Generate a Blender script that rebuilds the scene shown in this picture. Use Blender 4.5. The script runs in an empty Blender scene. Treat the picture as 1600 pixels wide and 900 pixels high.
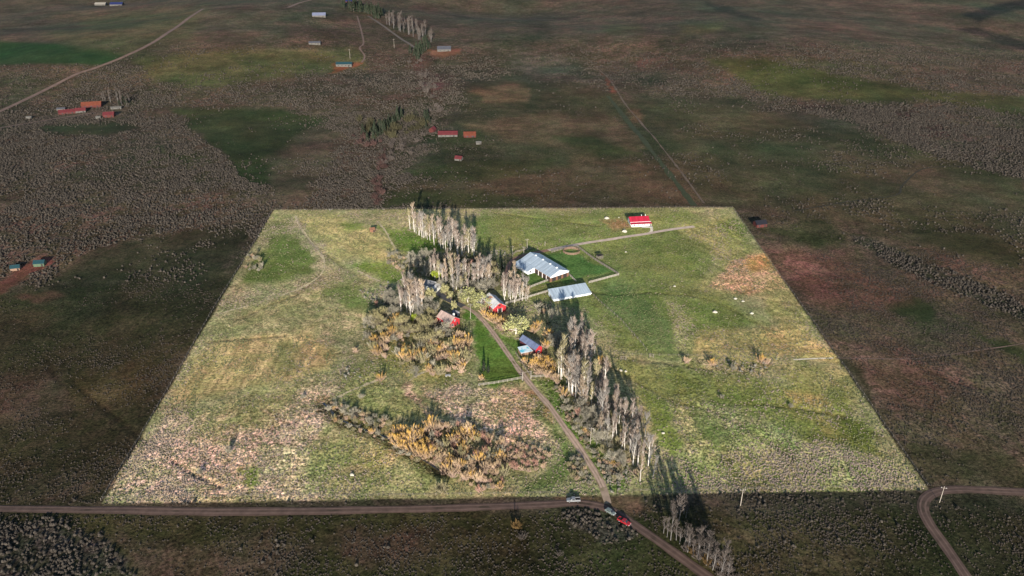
import bpy, math, random
import numpy as np
from mathutils import Vector, Matrix
random.seed(7); RNG = np.random.default_rng(7)
SC = bpy.context.scene
COL = SC.collection

# ------------------------------------------------------------------ camera, sky, sun, exposure
F = 1300.0; CAMH = 250.0; PITCH = math.radians(27.7)
SUN_EL = math.radians(15.0); SUN_AZ = math.radians(2.0)
cam = bpy.data.cameras.new('camera'); cam.sensor_width = 36.0; cam.lens = 36.0 * F / 1600.0
cam.clip_start = 1.0; cam.clip_end = 30000.0
camo = bpy.data.objects.new('camera', cam); COL.objects.link(camo)
camo.location = (0, 0, CAMH); camo.rotation_euler = (math.pi / 2 - PITCH, 0, 0)
SC.camera = camo
world = bpy.data.worlds.new('World'); SC.world = world; world.use_nodes = True
wn = world.node_tree.nodes; wl = world.node_tree.links
sky = wn.new('ShaderNodeTexSky'); sky.sky_type = 'NISHITA'; sky.sun_disc = False
sky.sun_elevation = SUN_EL; sky.sun_rotation = math.pi - SUN_AZ; sky.altitude = 1800.0
wn['Background'].inputs['Strength'].default_value = 0.10
wl.new(sky.outputs['Color'], wn['Background'].inputs['Color'])
sl = bpy.data.lights.new('sun', 'SUN'); sl.energy = 5.0; sl.angle = math.radians(0.5); sl.color = (1.0, 0.93, 0.82)
so = bpy.data.objects.new('sun', sl); COL.objects.link(so)
so.rotation_euler = (math.pi / 2 - SUN_EL, 0, SUN_AZ)
SC.view_settings.view_transform = 'Standard'; SC.view_settings.look = 'None'
SC.view_settings.exposure = 1.25; SC.view_settings.gamma = 1.0
SC.view_settings.use_curve_mapping = False

# ------------------------------------------------------------------ noise, terrain height, pixel helper
def _h(i, j, s):
    n = (i.astype(np.int64) * 374761393 + j.astype(np.int64) * 668265263 + s * 1274126177) & 0x7fffffff
    n = ((n ^ (n >> 13)) * 1274126177) & 0x7fffffff
    return ((n ^ (n >> 16)) & 0xffff) / 65535.0
def vnoise(x, y, sc, s=0):
    x = np.asarray(x, float) / sc; y = np.asarray(y, float) / sc
    i = np.floor(x); j = np.floor(y); u = x - i; v = y - j
    u = u * u * (3 - 2 * u); v = v * v * (3 - 2 * v)
    a = _h(i, j, s); b = _h(i + 1, j, s); c = _h(i, j + 1, s); d = _h(i + 1, j + 1, s)
    return (a * (1 - u) + b * u) * (1 - v) + (c * (1 - u) + d * u) * v
def fbm(x, y, sc, s=0, o=4):
    t = 0; a = 0.5; n = 0
    for k in range(o):
        t = t + a * vnoise(x, y, sc / 2 ** k, s + k * 17); n += a; a *= 0.5
    return t / n
C_, S_ = math.cos(PITCH), math.sin(PITCH)
def smooth(t): t = np.clip(t, 0, 1); return t * t * (3 - 2 * t)
def seg_dist(x, y, pts):
    d = np.full(np.shape(x), 1e9)
    for (ax, ay), (bx, by) in zip(pts[:-1], pts[1:]):
        vx, vy = bx - ax, by - ay; L = vx * vx + vy * vy + 1e-9
        t = np.clip(((x - ax) * vx + (y - ay) * vy) / L, 0, 1)
        d = np.minimum(d, np.hypot(x - ax - t * vx, y - ay - t * vy))
    return d
def ray_xy(px, py, z):
    a = (px - 800) / F; b = (450 - py) / F
    d = (a, C_ + b * S_, -S_ + b * C_); t = (z - CAMH) / d[2]
    return d[0] * t, d[1] * t
FAR1, FAR2 = 36.0, 13.0
CREEKS = []   # (world points, width, depth) carved into the ground
def base_h(x, y):
    far = smooth((np.asarray(y, float) - 640) / 500)
    z = 2.4 * (vnoise(x, y, 110, 3) - .5) + 0.9 * (vnoise(x, y, 38, 5) - .5) + 0.25 * (vnoise(x, y, 14, 6) - .5)
    z = z + far * (FAR1 * (vnoise(x, y, 420, 9) - .5) + FAR2 * (vnoise(x, y, 160, 11) - .5))
    return z
def _hs(i, j, s):
    n = (i * 374761393 + j * 668265263 + s * 1274126177) & 0x7fffffff
    n = ((n ^ (n >> 13)) * 1274126177) & 0x7fffffff
    return ((n ^ (n >> 16)) & 0xffff) / 65535.0
def vs(x, y, sc, s):
    x /= sc; y /= sc; i = math.floor(x); j = math.floor(y); u = x - i; v = y - j
    u = u * u * (3 - 2 * u); v = v * v * (3 - 2 * v)
    return (_hs(i, j, s) * (1 - u) + _hs(i + 1, j, s) * u) * (1 - v) + (_hs(i, j + 1, s) * (1 - u) + _hs(i + 1, j + 1, s) * u) * v
def base_s(x, y):   # base_h for one point
    z = 2.4 * (vs(x, y, 110, 3) - .5) + .9 * (vs(x, y, 38, 5) - .5) + .25 * (vs(x, y, 14, 6) - .5)
    f = min(1, max(0, (y - 640) / 500)); f = f * f * (3 - 2 * f)
    if f > 0: z += f * (FAR1 * (vs(x, y, 420, 9) - .5) + FAR2 * (vs(x, y, 160, 11) - .5))
    return z
def height(x, y):
    z = base_h(x, y)
    x = np.asarray(x, float); y = np.asarray(y, float)
    for pts, w, dep in CREEKS:
        X = [p[0] for p in pts]; Y = [p[1] for p in pts]
        m = (x > min(X) - 8) & (x < max(X) + 8) & (y > min(Y) - 8) & (y < max(Y) + 8)
        if np.any(m):
            if z.ndim == 0:
                z = z - dep * smooth(1 - (seg_dist(x, y, pts) - w * .3) / (w * .7))
            else:
                z[m] -= dep * smooth(1 - (seg_dist(x[m], y[m], pts) - w * .3) / (w * .7))
    return z
def P(px, py, rel=0.0):
    z = 0.0
    near = py > 335
    for _ in range(4 if near else 14):
        x, y = ray_xy(px, py, z + rel); h_ = base_s(x, y); z = h_ if near else .5 * z + .5 * h_
    return x, y
def PP(lst): return [P(*p) for p in lst]
def hz(x, y):
    x = float(x); y = float(y); z = base_s(x, y)
    for pts, w, dep in CREEKS:
        if all(p[0] > x + 8 for p in pts) or all(p[0] < x - 8 for p in pts) or all(p[1] > y + 8 for p in pts) or all(p[1] < y - 8 for p in pts): continue
        z -= dep * float(smooth(1 - (float(seg_dist(np.array(x), np.array(y), pts)) - w * .3) / (w * .7)))
    return z
def to_px(x, y, z):
    zc = y * C_ + (CAMH - z) * S_
    return 800 + F * x / zc, 450 - F * (y * S_ + (z - CAMH) * C_) / zc
CREEKS.append((PP([(505, 628), (517, 640), (524, 650), (545, 660), (575, 672), (600, 680), (618, 692), (640, 705), (660, 716), (690, 735)]), 4.4, .8))
for pts, w, d in [
    ([(960, 555), (985, 561), (1040, 568), (1075, 572), (1110, 578)], 2.0, .30),
    ([(950, 572), (1000, 600), (1030, 615), (1050, 628), (1110, 640), (1160, 665), (1240, 715)], 2.0, .30),
    ([(1010, 457), (1050, 460), (1085, 463), (1115, 470), (1150, 487), (1200, 515)], 2.0, .30),
    ([(770, 332), (830, 340), (880, 347), (935, 353)], 2.0, .30),
    ([(470, 345), (475, 365), (505, 395), (540, 420), (575, 440)], 2.0, .30),
    ([(325, 535), (345, 532.5), (372, 530), (400, 528.5), (425, 526), (447, 524.5)], 2.0, .30),
    ([(370, 500), (420, 478), (465, 460), (500, 430)], 2.0, .30),
    ([(420, 670), (470, 655), (512, 638)], 2.0, .30),
    ([(270, 720), (310, 745), (345, 760)], 2, .6),
    ([(75, 560), (77, 575), (95, 600)], 2.4, .35), ([(110, 590), (140, 620), (185, 655), (228, 690)], 2.4, .35), ([(1420, 565), (1450, 580), (1500, 600), (1560, 612)], 2.0, .30),
    ([(818, 845), (826, 870), (850, 895), (870, 915)], 2.0, .30), ([(920, 455), (960, 462), (1010, 457)], 2.0, .3), ([(1130, 700), (1140, 730), (1155, 765)], 2.0, .5),
    ([(1140, 632), (1200, 632), (1260, 640), (1320, 652)], 2.0, .30)]:
    CREEKS.append((PP(pts), w, d))

# ------------------------------------------------------------------ small toolkit
MATS = {}
def lin(c): return tuple(((v / 255) / 12.92 if v <= 10 else (((v / 255) + .055) / 1.055) ** 2.4) for v in c)
def mat(name, rgb, var=0.25, scale=1.5, rough=0.85, rnd=0.0, top=None, spots=None, spec=0.2, metal=0.0, streak=None):
    """rgb linear base colour; var: noise value variation; rnd: per-object variation; top: colour reached at the top of the thing"""
    if name in MATS: return MATS[name]
    m = bpy.data.materials.new(name); m.use_nodes = True; nt = m.node_tree; N = nt.nodes; L = nt.links
    b = N['Principled BSDF']; b.inputs['Roughness'].default_value = rough; b.inputs['Metallic'].default_value = metal
    b.inputs['Specular IOR Level'].default_value = spec
    tc = N.new('ShaderNodeTexCoord'); nz = N.new('ShaderNodeTexNoise'); nz.inputs['Scale'].default_value = scale; nz.inputs['Detail'].default_value = 4
    L.new(tc.outputs['Object'], nz.inputs['Vector'])
    col = N.new('ShaderNodeRGB'); col.outputs[0].default_value = (*rgb, 1); out = col.outputs[0]
    if top:
        sp = N.new('ShaderNodeSeparateXYZ'); L.new(tc.outputs['Generated'], sp.inputs[0])
        mr = N.new('ShaderNodeMapRange'); mr.inputs[1].default_value = .3; mr.inputs[2].default_value = .9; L.new(sp.outputs[2], mr.inputs[0])
        mx = N.new('ShaderNodeMix'); mx.data_type = 'RGBA'; L.new(mr.outputs[0], mx.inputs[0]); L.new(out, mx.inputs[6]); mx.inputs[7].default_value = (*top, 1); out = mx.outputs[2]
    if spots:
        rp = N.new('ShaderNodeValToRGB'); rp.color_ramp.elements[0].position = spots[1]; rp.color_ramp.elements[1].position = spots[1] + .08
        n2 = N.new('ShaderNodeTexNoise'); n2.inputs['Scale'].default_value = spots[2]; n2.inputs['Detail'].default_value = 5
        L.new(tc.outputs['Object'], n2.inputs['Vector']); L.new(n2.outputs['Fac'], rp.inputs[0])
        mx = N.new('ShaderNodeMix'); mx.data_type = 'RGBA'; L.new(rp.outputs[0], mx.inputs[0]); L.new(out, mx.inputs[6]); mx.inputs[7].default_value = (*spots[0], 1); out = mx.outputs[2]
    mr = N.new('ShaderNodeMapRange'); mr.inputs[1].default_value = .25; mr.inputs[2].default_value = .75
    mr.inputs[3].default_value = 1 - var; mr.inputs[4].default_value = 1 + var; L.new(nz.outputs['Fac'], mr.inputs[0])
    val = mr.outputs[0]
    if streak:
        mp = N.new('ShaderNodeMapping'); mp.inputs['Scale'].default_value = streak; L.new(tc.outputs['Object'], mp.inputs[0])
        n3 = N.new('ShaderNodeTexNoise'); n3.inputs['Scale'].default_value = 1.0; n3.inputs['Detail'].default_value = 3; L.new(mp.outputs[0], n3.inputs['Vector'])
        m3 = N.new('ShaderNodeMapRange'); m3.inputs[1].default_value = .3; m3.inputs[2].default_value = .7; m3.inputs[3].default_value = .78; m3.inputs[4].default_value = 1.2; L.new(n3.outputs['Fac'], m3.inputs[0])
        mq = N.new('ShaderNodeMath'); mq.operation = 'MULTIPLY'; L.new(val, mq.inputs[0]); L.new(m3.outputs[0], mq.inputs[1]); val = mq.outputs[0]
    if rnd:
        oi = N.new('ShaderNodeObjectInfo'); m2 = N.new('ShaderNodeMapRange'); m2.inputs[3].default_value = 1 - rnd; m2.inputs[4].default_value = 1 + rnd
        L.new(oi.outputs['Random'], m2.inputs[0]); mm = N.new('ShaderNodeMath'); mm.operation = 'MULTIPLY'
        L.new(val, mm.inputs[0]); L.new(m2.outputs[0], mm.inputs[1]); val = mm.outputs[0]
    hs = N.new('ShaderNodeHueSaturation'); L.new(out, hs.inputs['Color']); L.new(val, hs.inputs['Value'])
    L.new(hs.outputs[0], b.inputs['Base Color'])
    MATS[name] = m; return m
class MB:
    def __init__(s): s.v = []; s.f = []
    def quad(s, a, b, c, d): n = len(s.v); s.v += [tuple(a), tuple(b), tuple(c), tuple(d)]; s.f.append((n, n + 1, n + 2, n + 3)); return s
    def tri(s, a, b, c): n = len(s.v); s.v += [tuple(a), tuple(b), tuple(c)]; s.f.append((n, n + 1, n + 2)); return s
    def box(s, x0, x1, y0, y1, z0, z1):
        n = len(s.v); s.v += [(x0, y0, z0), (x1, y0, z0), (x1, y1, z0), (x0, y1, z0), (x0, y0, z1), (x1, y0, z1), (x1, y1, z1), (x0, y1, z1)]
        s.f += [tuple(n + i for i in q) for q in ((0, 3, 2, 1), (4, 5, 6, 7), (0, 1, 5, 4), (1, 2, 6, 5), (2, 3, 7, 6), (3, 0, 4, 7))]; return s
    def hexa(s, p):  # 8 points: bottom 4 then top 4
        n = len(s.v); s.v += [tuple(q) for q in p]
        s.f += [tuple(n + i for i in q) for q in ((0, 3, 2, 1), (4, 5, 6, 7), (0, 1, 5, 4), (1, 2, 6, 5), (2, 3, 7, 6), (3, 0, 4, 7))]; return s
    def tube(s, pts, rad, k=6):
        n = len(s.v)
        for i, p in enumerate(pts):
            p = Vector(p); d = (Vector(pts[min(i + 1, len(pts) - 1)]) - Vector(pts[max(i - 1, 0)])).normalized()
            a = d.orthogonal().normalized(); b = d.cross(a)
            for q in range(k):
                t = 2 * math.pi * q / k; s.v.append(tuple(p + (a * math.cos(t) + b * math.sin(t)) * rad[i]))
        for i in range(len(pts) - 1):
            for q in range(k):
                s.f.append((n + i * k + q, n + i * k + (q + 1) % k, n + (i + 1) * k + (q + 1) % k, n + (i + 1) * k + q))
        s.f.append(tuple(n + q for q in range(k))[::-1]); s.f.append(tuple(n + (len(pts) - 1) * k + q for q in range(k))); return s
    def mesh(s, name, m):
        me = bpy.data.meshes.new(name); me.from_pydata(s.v, [], s.f); me.update()
        if m: me.materials.append(m)
        return me
    def build(s, name, m, parent=None, loc=None, rz=0.0):
        o = bpy.data.objects.new(name, s.mesh(name, m)); COL.objects.link(o)
        if parent: o.parent = parent
        if loc: o.location = loc
        if rz: o.rotation_euler[2] = rz
        return o
def tag(o, label, cat, group=None):
    o['label'] = label; o['category'] = cat
    if group: o['group'] = group
    return o
def thing(name, label, cat, loc, rz=0.0, group=None):
    o = bpy.data.objects.new(name, None); COL.objects.link(o); o.empty_display_size = .5
    o.location = loc; o.rotation_euler[2] = rz
    return tag(o, label, cat, group)
def structure(o): o['kind'] = 'structure'; return o
def link(name, me, parent=None, loc=(0, 0, 0), rz=0, sc=None):
    o = bpy.data.objects.new(name, me); COL.objects.link(o); o.location = loc; o.rotation_euler[2] = rz
    if sc: o.scale = sc
    if parent: o.parent = parent
    return o

# ------------------------------------------------------------------ land cover (colour and brush density of the ground)
KA = 0.72
INSIDE = [(428, 328), (1145, 324), (1449, 765), (160, 787)]
# polygon (photo pixels traced to the ground), colour sRGB, feather px, opacity, tuft density, sage density  (None = leave)
COVER = [
 # --- rangeland round the parcel; a dimming of the outside is put into these colours
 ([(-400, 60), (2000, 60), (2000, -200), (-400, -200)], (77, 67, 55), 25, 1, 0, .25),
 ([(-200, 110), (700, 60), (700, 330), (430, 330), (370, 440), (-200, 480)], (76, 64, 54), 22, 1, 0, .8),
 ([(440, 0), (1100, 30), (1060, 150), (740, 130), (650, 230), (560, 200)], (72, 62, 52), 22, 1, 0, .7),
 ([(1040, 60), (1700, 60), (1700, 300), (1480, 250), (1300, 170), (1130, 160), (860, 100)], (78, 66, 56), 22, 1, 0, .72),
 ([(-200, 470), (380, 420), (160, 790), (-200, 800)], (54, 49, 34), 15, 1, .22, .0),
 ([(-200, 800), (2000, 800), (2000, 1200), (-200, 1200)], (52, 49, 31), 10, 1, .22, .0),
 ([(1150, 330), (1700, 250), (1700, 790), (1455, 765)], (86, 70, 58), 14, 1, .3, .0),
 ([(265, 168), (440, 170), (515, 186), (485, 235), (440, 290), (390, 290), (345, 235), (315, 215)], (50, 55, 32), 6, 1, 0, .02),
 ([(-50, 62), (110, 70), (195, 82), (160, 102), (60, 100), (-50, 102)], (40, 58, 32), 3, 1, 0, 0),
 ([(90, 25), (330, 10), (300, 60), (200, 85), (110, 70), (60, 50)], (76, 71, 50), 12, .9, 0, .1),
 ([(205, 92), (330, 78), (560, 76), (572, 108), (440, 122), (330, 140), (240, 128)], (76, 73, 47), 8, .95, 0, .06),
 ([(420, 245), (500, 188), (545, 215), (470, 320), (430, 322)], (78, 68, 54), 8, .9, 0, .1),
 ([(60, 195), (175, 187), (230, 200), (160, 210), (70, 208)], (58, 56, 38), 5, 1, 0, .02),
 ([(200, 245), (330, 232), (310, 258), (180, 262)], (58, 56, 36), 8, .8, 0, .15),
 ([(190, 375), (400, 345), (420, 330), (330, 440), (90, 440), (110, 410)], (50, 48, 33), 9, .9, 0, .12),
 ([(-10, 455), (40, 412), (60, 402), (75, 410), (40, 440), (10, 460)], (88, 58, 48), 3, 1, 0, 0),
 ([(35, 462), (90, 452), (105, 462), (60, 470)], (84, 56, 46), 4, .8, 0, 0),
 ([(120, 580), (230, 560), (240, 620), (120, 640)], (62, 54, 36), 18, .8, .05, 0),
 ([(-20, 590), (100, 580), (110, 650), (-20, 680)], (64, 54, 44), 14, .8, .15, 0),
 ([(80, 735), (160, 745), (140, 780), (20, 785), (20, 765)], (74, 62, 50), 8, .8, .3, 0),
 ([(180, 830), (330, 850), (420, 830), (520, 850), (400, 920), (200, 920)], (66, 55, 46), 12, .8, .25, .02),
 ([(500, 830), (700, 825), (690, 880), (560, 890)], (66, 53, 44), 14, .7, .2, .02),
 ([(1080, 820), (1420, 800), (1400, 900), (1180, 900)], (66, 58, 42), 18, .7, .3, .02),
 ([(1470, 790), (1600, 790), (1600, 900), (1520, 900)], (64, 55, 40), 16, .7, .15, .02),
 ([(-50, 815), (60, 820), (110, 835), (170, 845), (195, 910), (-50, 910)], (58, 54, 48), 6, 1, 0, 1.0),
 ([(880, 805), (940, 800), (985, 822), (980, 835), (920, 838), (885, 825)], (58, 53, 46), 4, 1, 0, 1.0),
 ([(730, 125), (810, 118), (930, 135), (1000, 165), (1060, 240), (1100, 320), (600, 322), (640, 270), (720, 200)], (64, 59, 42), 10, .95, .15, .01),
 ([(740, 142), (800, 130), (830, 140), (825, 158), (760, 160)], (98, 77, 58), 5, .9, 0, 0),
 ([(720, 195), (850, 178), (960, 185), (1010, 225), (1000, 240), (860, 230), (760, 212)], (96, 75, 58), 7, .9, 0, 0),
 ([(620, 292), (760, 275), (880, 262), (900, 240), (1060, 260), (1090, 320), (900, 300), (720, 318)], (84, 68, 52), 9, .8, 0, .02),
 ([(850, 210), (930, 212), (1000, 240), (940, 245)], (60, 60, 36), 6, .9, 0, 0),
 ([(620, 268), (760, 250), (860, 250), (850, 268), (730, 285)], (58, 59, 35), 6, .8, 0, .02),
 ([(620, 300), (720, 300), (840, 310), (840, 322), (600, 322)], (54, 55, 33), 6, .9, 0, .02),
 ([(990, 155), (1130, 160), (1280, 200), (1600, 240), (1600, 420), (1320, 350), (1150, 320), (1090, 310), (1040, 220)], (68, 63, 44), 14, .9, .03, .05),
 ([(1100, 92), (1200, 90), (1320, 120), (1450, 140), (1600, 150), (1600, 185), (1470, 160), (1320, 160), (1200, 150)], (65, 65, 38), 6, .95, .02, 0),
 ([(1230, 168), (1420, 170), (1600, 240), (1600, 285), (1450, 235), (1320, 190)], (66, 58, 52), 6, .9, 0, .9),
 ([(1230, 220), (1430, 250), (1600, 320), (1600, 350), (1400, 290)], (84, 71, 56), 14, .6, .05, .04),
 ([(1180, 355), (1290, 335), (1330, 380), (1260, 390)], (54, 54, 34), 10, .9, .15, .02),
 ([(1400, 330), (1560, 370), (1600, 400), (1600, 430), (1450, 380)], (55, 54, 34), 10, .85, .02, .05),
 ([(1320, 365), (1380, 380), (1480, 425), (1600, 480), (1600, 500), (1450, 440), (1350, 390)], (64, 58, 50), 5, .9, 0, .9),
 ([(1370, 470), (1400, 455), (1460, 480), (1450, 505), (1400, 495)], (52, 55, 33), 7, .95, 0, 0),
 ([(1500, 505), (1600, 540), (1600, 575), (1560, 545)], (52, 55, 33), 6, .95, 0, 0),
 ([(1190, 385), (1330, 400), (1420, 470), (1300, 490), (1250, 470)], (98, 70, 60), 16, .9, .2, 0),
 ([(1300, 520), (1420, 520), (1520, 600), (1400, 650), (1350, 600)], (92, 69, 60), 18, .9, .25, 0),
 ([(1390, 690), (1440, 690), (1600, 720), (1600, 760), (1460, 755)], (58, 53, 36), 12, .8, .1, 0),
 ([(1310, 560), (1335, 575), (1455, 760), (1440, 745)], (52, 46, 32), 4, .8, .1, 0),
 ([(1505, 22), (1560, 6), (1640, -8), (1700, -10), (1640, 6), (1560, 22), (1530, 36)], (40, 38, 37), 3, .85, 0, .5),  # gully slope's shade painted on as dark ground; likewise the next two
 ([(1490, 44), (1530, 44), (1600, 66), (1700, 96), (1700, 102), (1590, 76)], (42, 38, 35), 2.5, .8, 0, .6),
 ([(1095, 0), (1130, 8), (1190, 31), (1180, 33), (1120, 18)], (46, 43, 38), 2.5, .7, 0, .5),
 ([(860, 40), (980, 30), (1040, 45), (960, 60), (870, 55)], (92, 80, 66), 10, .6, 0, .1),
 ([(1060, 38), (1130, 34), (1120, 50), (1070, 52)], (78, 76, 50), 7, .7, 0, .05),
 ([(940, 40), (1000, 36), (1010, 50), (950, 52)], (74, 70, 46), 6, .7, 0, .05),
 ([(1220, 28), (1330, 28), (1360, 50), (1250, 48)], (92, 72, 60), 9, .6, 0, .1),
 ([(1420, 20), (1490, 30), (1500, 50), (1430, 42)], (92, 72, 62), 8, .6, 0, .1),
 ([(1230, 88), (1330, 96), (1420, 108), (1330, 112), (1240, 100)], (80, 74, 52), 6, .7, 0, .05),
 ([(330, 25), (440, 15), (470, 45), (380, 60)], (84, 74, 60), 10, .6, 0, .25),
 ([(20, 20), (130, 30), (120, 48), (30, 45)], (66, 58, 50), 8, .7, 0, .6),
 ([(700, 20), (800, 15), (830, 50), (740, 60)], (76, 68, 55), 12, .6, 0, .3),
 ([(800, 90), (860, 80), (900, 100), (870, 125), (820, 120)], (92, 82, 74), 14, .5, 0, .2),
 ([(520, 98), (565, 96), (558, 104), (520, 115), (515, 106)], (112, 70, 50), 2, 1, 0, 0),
 ([(668, 78), (718, 76), (722, 84), (690, 90), (670, 86)], (104, 74, 58), 2, 1, 0, 0),
 ([(940, 112), (948, 118), (965, 143), (958, 146)], (106, 68, 52), 2, 1, 0, 0),
 ([(978, 168), (998, 172), (1010, 190), (990, 190)], (96, 70, 54), 4, 1, 0, 0),
 ([(640, 95), (665, 85), (700, 150), (690, 165), (655, 140)], (84, 62, 56), 6, .8, 0, .5),
 ([(870, 775), (905, 765), (1000, 770), (1005, 800), (960, 790), (880, 785)], (98, 72, 58), 5, .9, 0, 0),
 ([(80, 182), (100, 168), (150, 160), (200, 162), (190, 182), (150, 188), (90, 192)], (86, 74, 62), 5, .8, 0, .02),
 ([(660, 206), (750, 204), (770, 218), (700, 224), (660, 220)], (62, 60, 40), 5, .9, 0, .02),
 # --- the ranch parcel
 (INSIDE, (156, 146, 106), 1.5, 1, .14, 0),
 ([(150, 790), (300, 540), (400, 370), (460, 380), (540, 440), (600, 500), (590, 600), (520, 640), (480, 700), (520, 790)], (172, 153, 118), 20, .75, .25, 0),
 ([(590, 480), (720, 500), (740, 600), (700, 700), (600, 700), (540, 620)], (156, 142, 98), 20, .6, .25, 0),
 ([(462, 333), (535, 334), (575, 350), (610, 378), (622, 398), (590, 408), (560, 398), (535, 412), (508, 392), (478, 362)], (176, 160, 108), 8, .95, .03, 0),
 ([(428, 366), (468, 372), (492, 402), (482, 432), (450, 442), (400, 447), (372, 446), (400, 400)], (102, 113, 58), 7, .95, .03, 0),
 ([(455, 338), (468, 342), (488, 375), (508, 405), (502, 428), (452, 462), (336, 492), (352, 466), (440, 447), (482, 430), (492, 408), (464, 372)], (172, 157, 124), 6, .9, .35, 0),
 ([(428, 334), (455, 336), (460, 365), (425, 368), (412, 368)], (132, 130, 86), 6, .9, .2, 0),
 ([(545, 345), (575, 345), (580, 357), (548, 358)], (108, 122, 58), 4, .9, 0, 0),
 ([(595, 350), (640, 362), (692, 386), (688, 398), (640, 396), (612, 380)], (106, 125, 54), 6, .95, .03, 0),
 ([(560, 412), (602, 404), (625, 425), (640, 440), (600, 442), (570, 428)], (112, 128, 58), 5, .9, .04, 0),
 ([(350, 492), (460, 458), (540, 440), (585, 446), (580, 500), (480, 530), (330, 538), (325, 530)], (166, 152, 110), 8, .9, .16, 0),
 ([(500, 452), (560, 443), (600, 462), (580, 498), (545, 482), (505, 466)], (100, 112, 60), 8, .85, .05, 0),
 ([(570, 455), (625, 440), (620, 470), (590, 480)], (158, 148, 120), 6, .6, .6, .15),
 ([(480, 478), (530, 470), (560, 500), (540, 540), (500, 520)], (158, 148, 112), 9, .7, .3, 0),
 ([(330, 532), (395, 522), (480, 514), (528, 538), (505, 578), (440, 598), (268, 628), (300, 580)], (190, 162, 114), 8, .95, .07, 0),
 ([(440, 530), (470, 528), (460, 570), (430, 572)], (128, 124, 78), 7, .7, .08, 0),
 ([(270, 640), (440, 598), (480, 602), (410, 660), (330, 668)], (160, 148, 104), 9, .9, .2, 0),
 ([(162, 784), (262, 645), (400, 660), (480, 608), (545, 632), (620, 612), (600, 630), (480, 700), (488, 740), (540, 775)], (204, 172, 148), 22, .95, .9, 0),
 ([(330, 640), (400, 610), (440, 640), (380, 690), (310, 700)], (150, 140, 98), 14, .6, .4, 0),
 ([(470, 690), (520, 650), (600, 690), (700, 740), (690, 770), (500, 776), (478, 735)], (150, 143, 98), 12, .9, .4, 0),
 ([(370, 730), (400, 725), (420, 750), (390, 765)], (118, 132, 62), 7, .9, .2, 0),
 ([(560, 705), (600, 685), (625, 705), (590, 728), (570, 720)], (190, 168, 118), 7, .9, .7, 0),
 ([(525, 640), (570, 615), (640, 598), (652, 630), (640, 655), (590, 660), (560, 655)], (142, 138, 88), 9, .85, .3, 0),
 ([(530, 580), (600, 570), (600, 610), (540, 630), (520, 610)], (140, 138, 86), 9, .8, .4, .1),
 ([(640, 600), (660, 595), (665, 650), (650, 655)], (186, 152, 130), 4, .9, .5, 0),
 ([(600, 500), (720, 520), (700, 600), (600, 580), (570, 540)], (150, 138, 88), 10, .7, .4, .05),
 ([(672, 606), (700, 598), (765, 600), (838, 612), (874, 684), (866, 700), (800, 696), (735, 664), (690, 640)], (206, 170, 146), 9, .95, .9, 0),
 ([(820, 612), (845, 630), (868, 675), (862, 640), (835, 605)], (170, 120, 92), 4, .7, .5, 0),
 ([(740, 500), (758, 512), (818, 590), (770, 600), (745, 575), (738, 530)], (98, 120, 54), 4, 1, 0, 0),
 ([(772, 522), (812, 528), (808, 562), (795, 556)], (104, 122, 60), 4, 1, 0, 0),
 ([(725, 478), (742, 492), (738, 505), (722, 500)], (100, 126, 54), 2, 1, 0, 0),
 ([(820, 602), (850, 635), (890, 700), (900, 735), (860, 765), (795, 772), (850, 745), (880, 715), (865, 680)], (110, 120, 68), 5, .95, .06, 0),
 ([(835, 590), (870, 592), (900, 660), (990, 760), (950, 762), (900, 690), (860, 630)], (100, 117, 60), 5, .95, .35, .2),
 ([(700, 395), (800, 400), (800, 450), (690, 450), (650, 430)], (86, 88, 58), 10, .8, .05, .1),
 ([(740, 331), (1075, 328), (1120, 380), (1095, 440), (1180, 500), (1060, 562), (960, 545), (915, 480), (828, 470), (800, 395), (742, 390)], (129, 132, 76), 8, .98, .03, 0),
 ([(985, 380), (1060, 370), (1085, 400), (1060, 425), (1000, 400)], (112, 122, 66), 10, .8, .02, 0),
 ([(925, 452), (965, 440), (1010, 468), (1045, 515), (1062, 555), (1010, 540), (955, 495)], (101, 115, 68), 10, .95, 0, 0),
 ([(1010, 470), (1120, 475), (1200, 505), (1150, 525), (1050, 520)], (114, 122, 66), 9, .9, .03, 0),
 ([(902, 390), (962, 429), (888, 442), (868, 420), (852, 396)], (94, 120, 64), 3, 1, 0, 0),
 ([(822, 420), (836, 420), (868, 436), (828, 448)], (98, 122, 62), 3, 1, 0, 0),
 ([(936, 345), (975, 345), (985, 355), (950, 358)], (150, 110, 80), 4, .8, .05, 0),
 ([(910, 343), (925, 341), (935, 347), (918, 350)], (150, 158, 92), 3, .8, 0, 0),
 ([(1060, 350), (1140, 340), (1190, 400), (1215, 445), (1120, 465), (1085, 445), (1120, 400)], (166, 155, 98), 10, .9, .12, 0),
 ([(1120, 350), (1160, 345), (1170, 372), (1125, 368)], (118, 130, 66), 6, .8, .5, 0),
 ([(1112, 432), (1130, 415), (1172, 395), (1190, 396), (1226, 445), (1165, 462), (1110, 447)], (200, 158, 124), 4, .95, .5, 0),
 ([(1160, 405), (1192, 397), (1205, 420), (1170, 425)], (204, 148, 96), 5, .8, .2, 0),
 ([(1180, 460), (1230, 448), (1310, 560), (1260, 560), (1215, 500)], (176, 158, 106), 8, .9, .15, 0),
 ([(1085, 515), (1180, 520), (1255, 505), (1312, 560), (1230, 562), (1085, 560)], (184, 160, 106), 8, .95, .08, 0),
 ([(1035, 470), (1060, 480), (1085, 520), (1075, 570), (1055, 530)], (170, 158, 112), 7, .7, .35, 0),
 ([(1070, 560), (1210, 565), (1200, 590), (1080, 585)], (160, 142, 104), 5, .8, .5, .1),
 ([(960, 560), (1070, 575), (1080, 600), (1040, 620), (1000, 605)], (132, 133, 76), 6, .9, .02, 0),
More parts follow.
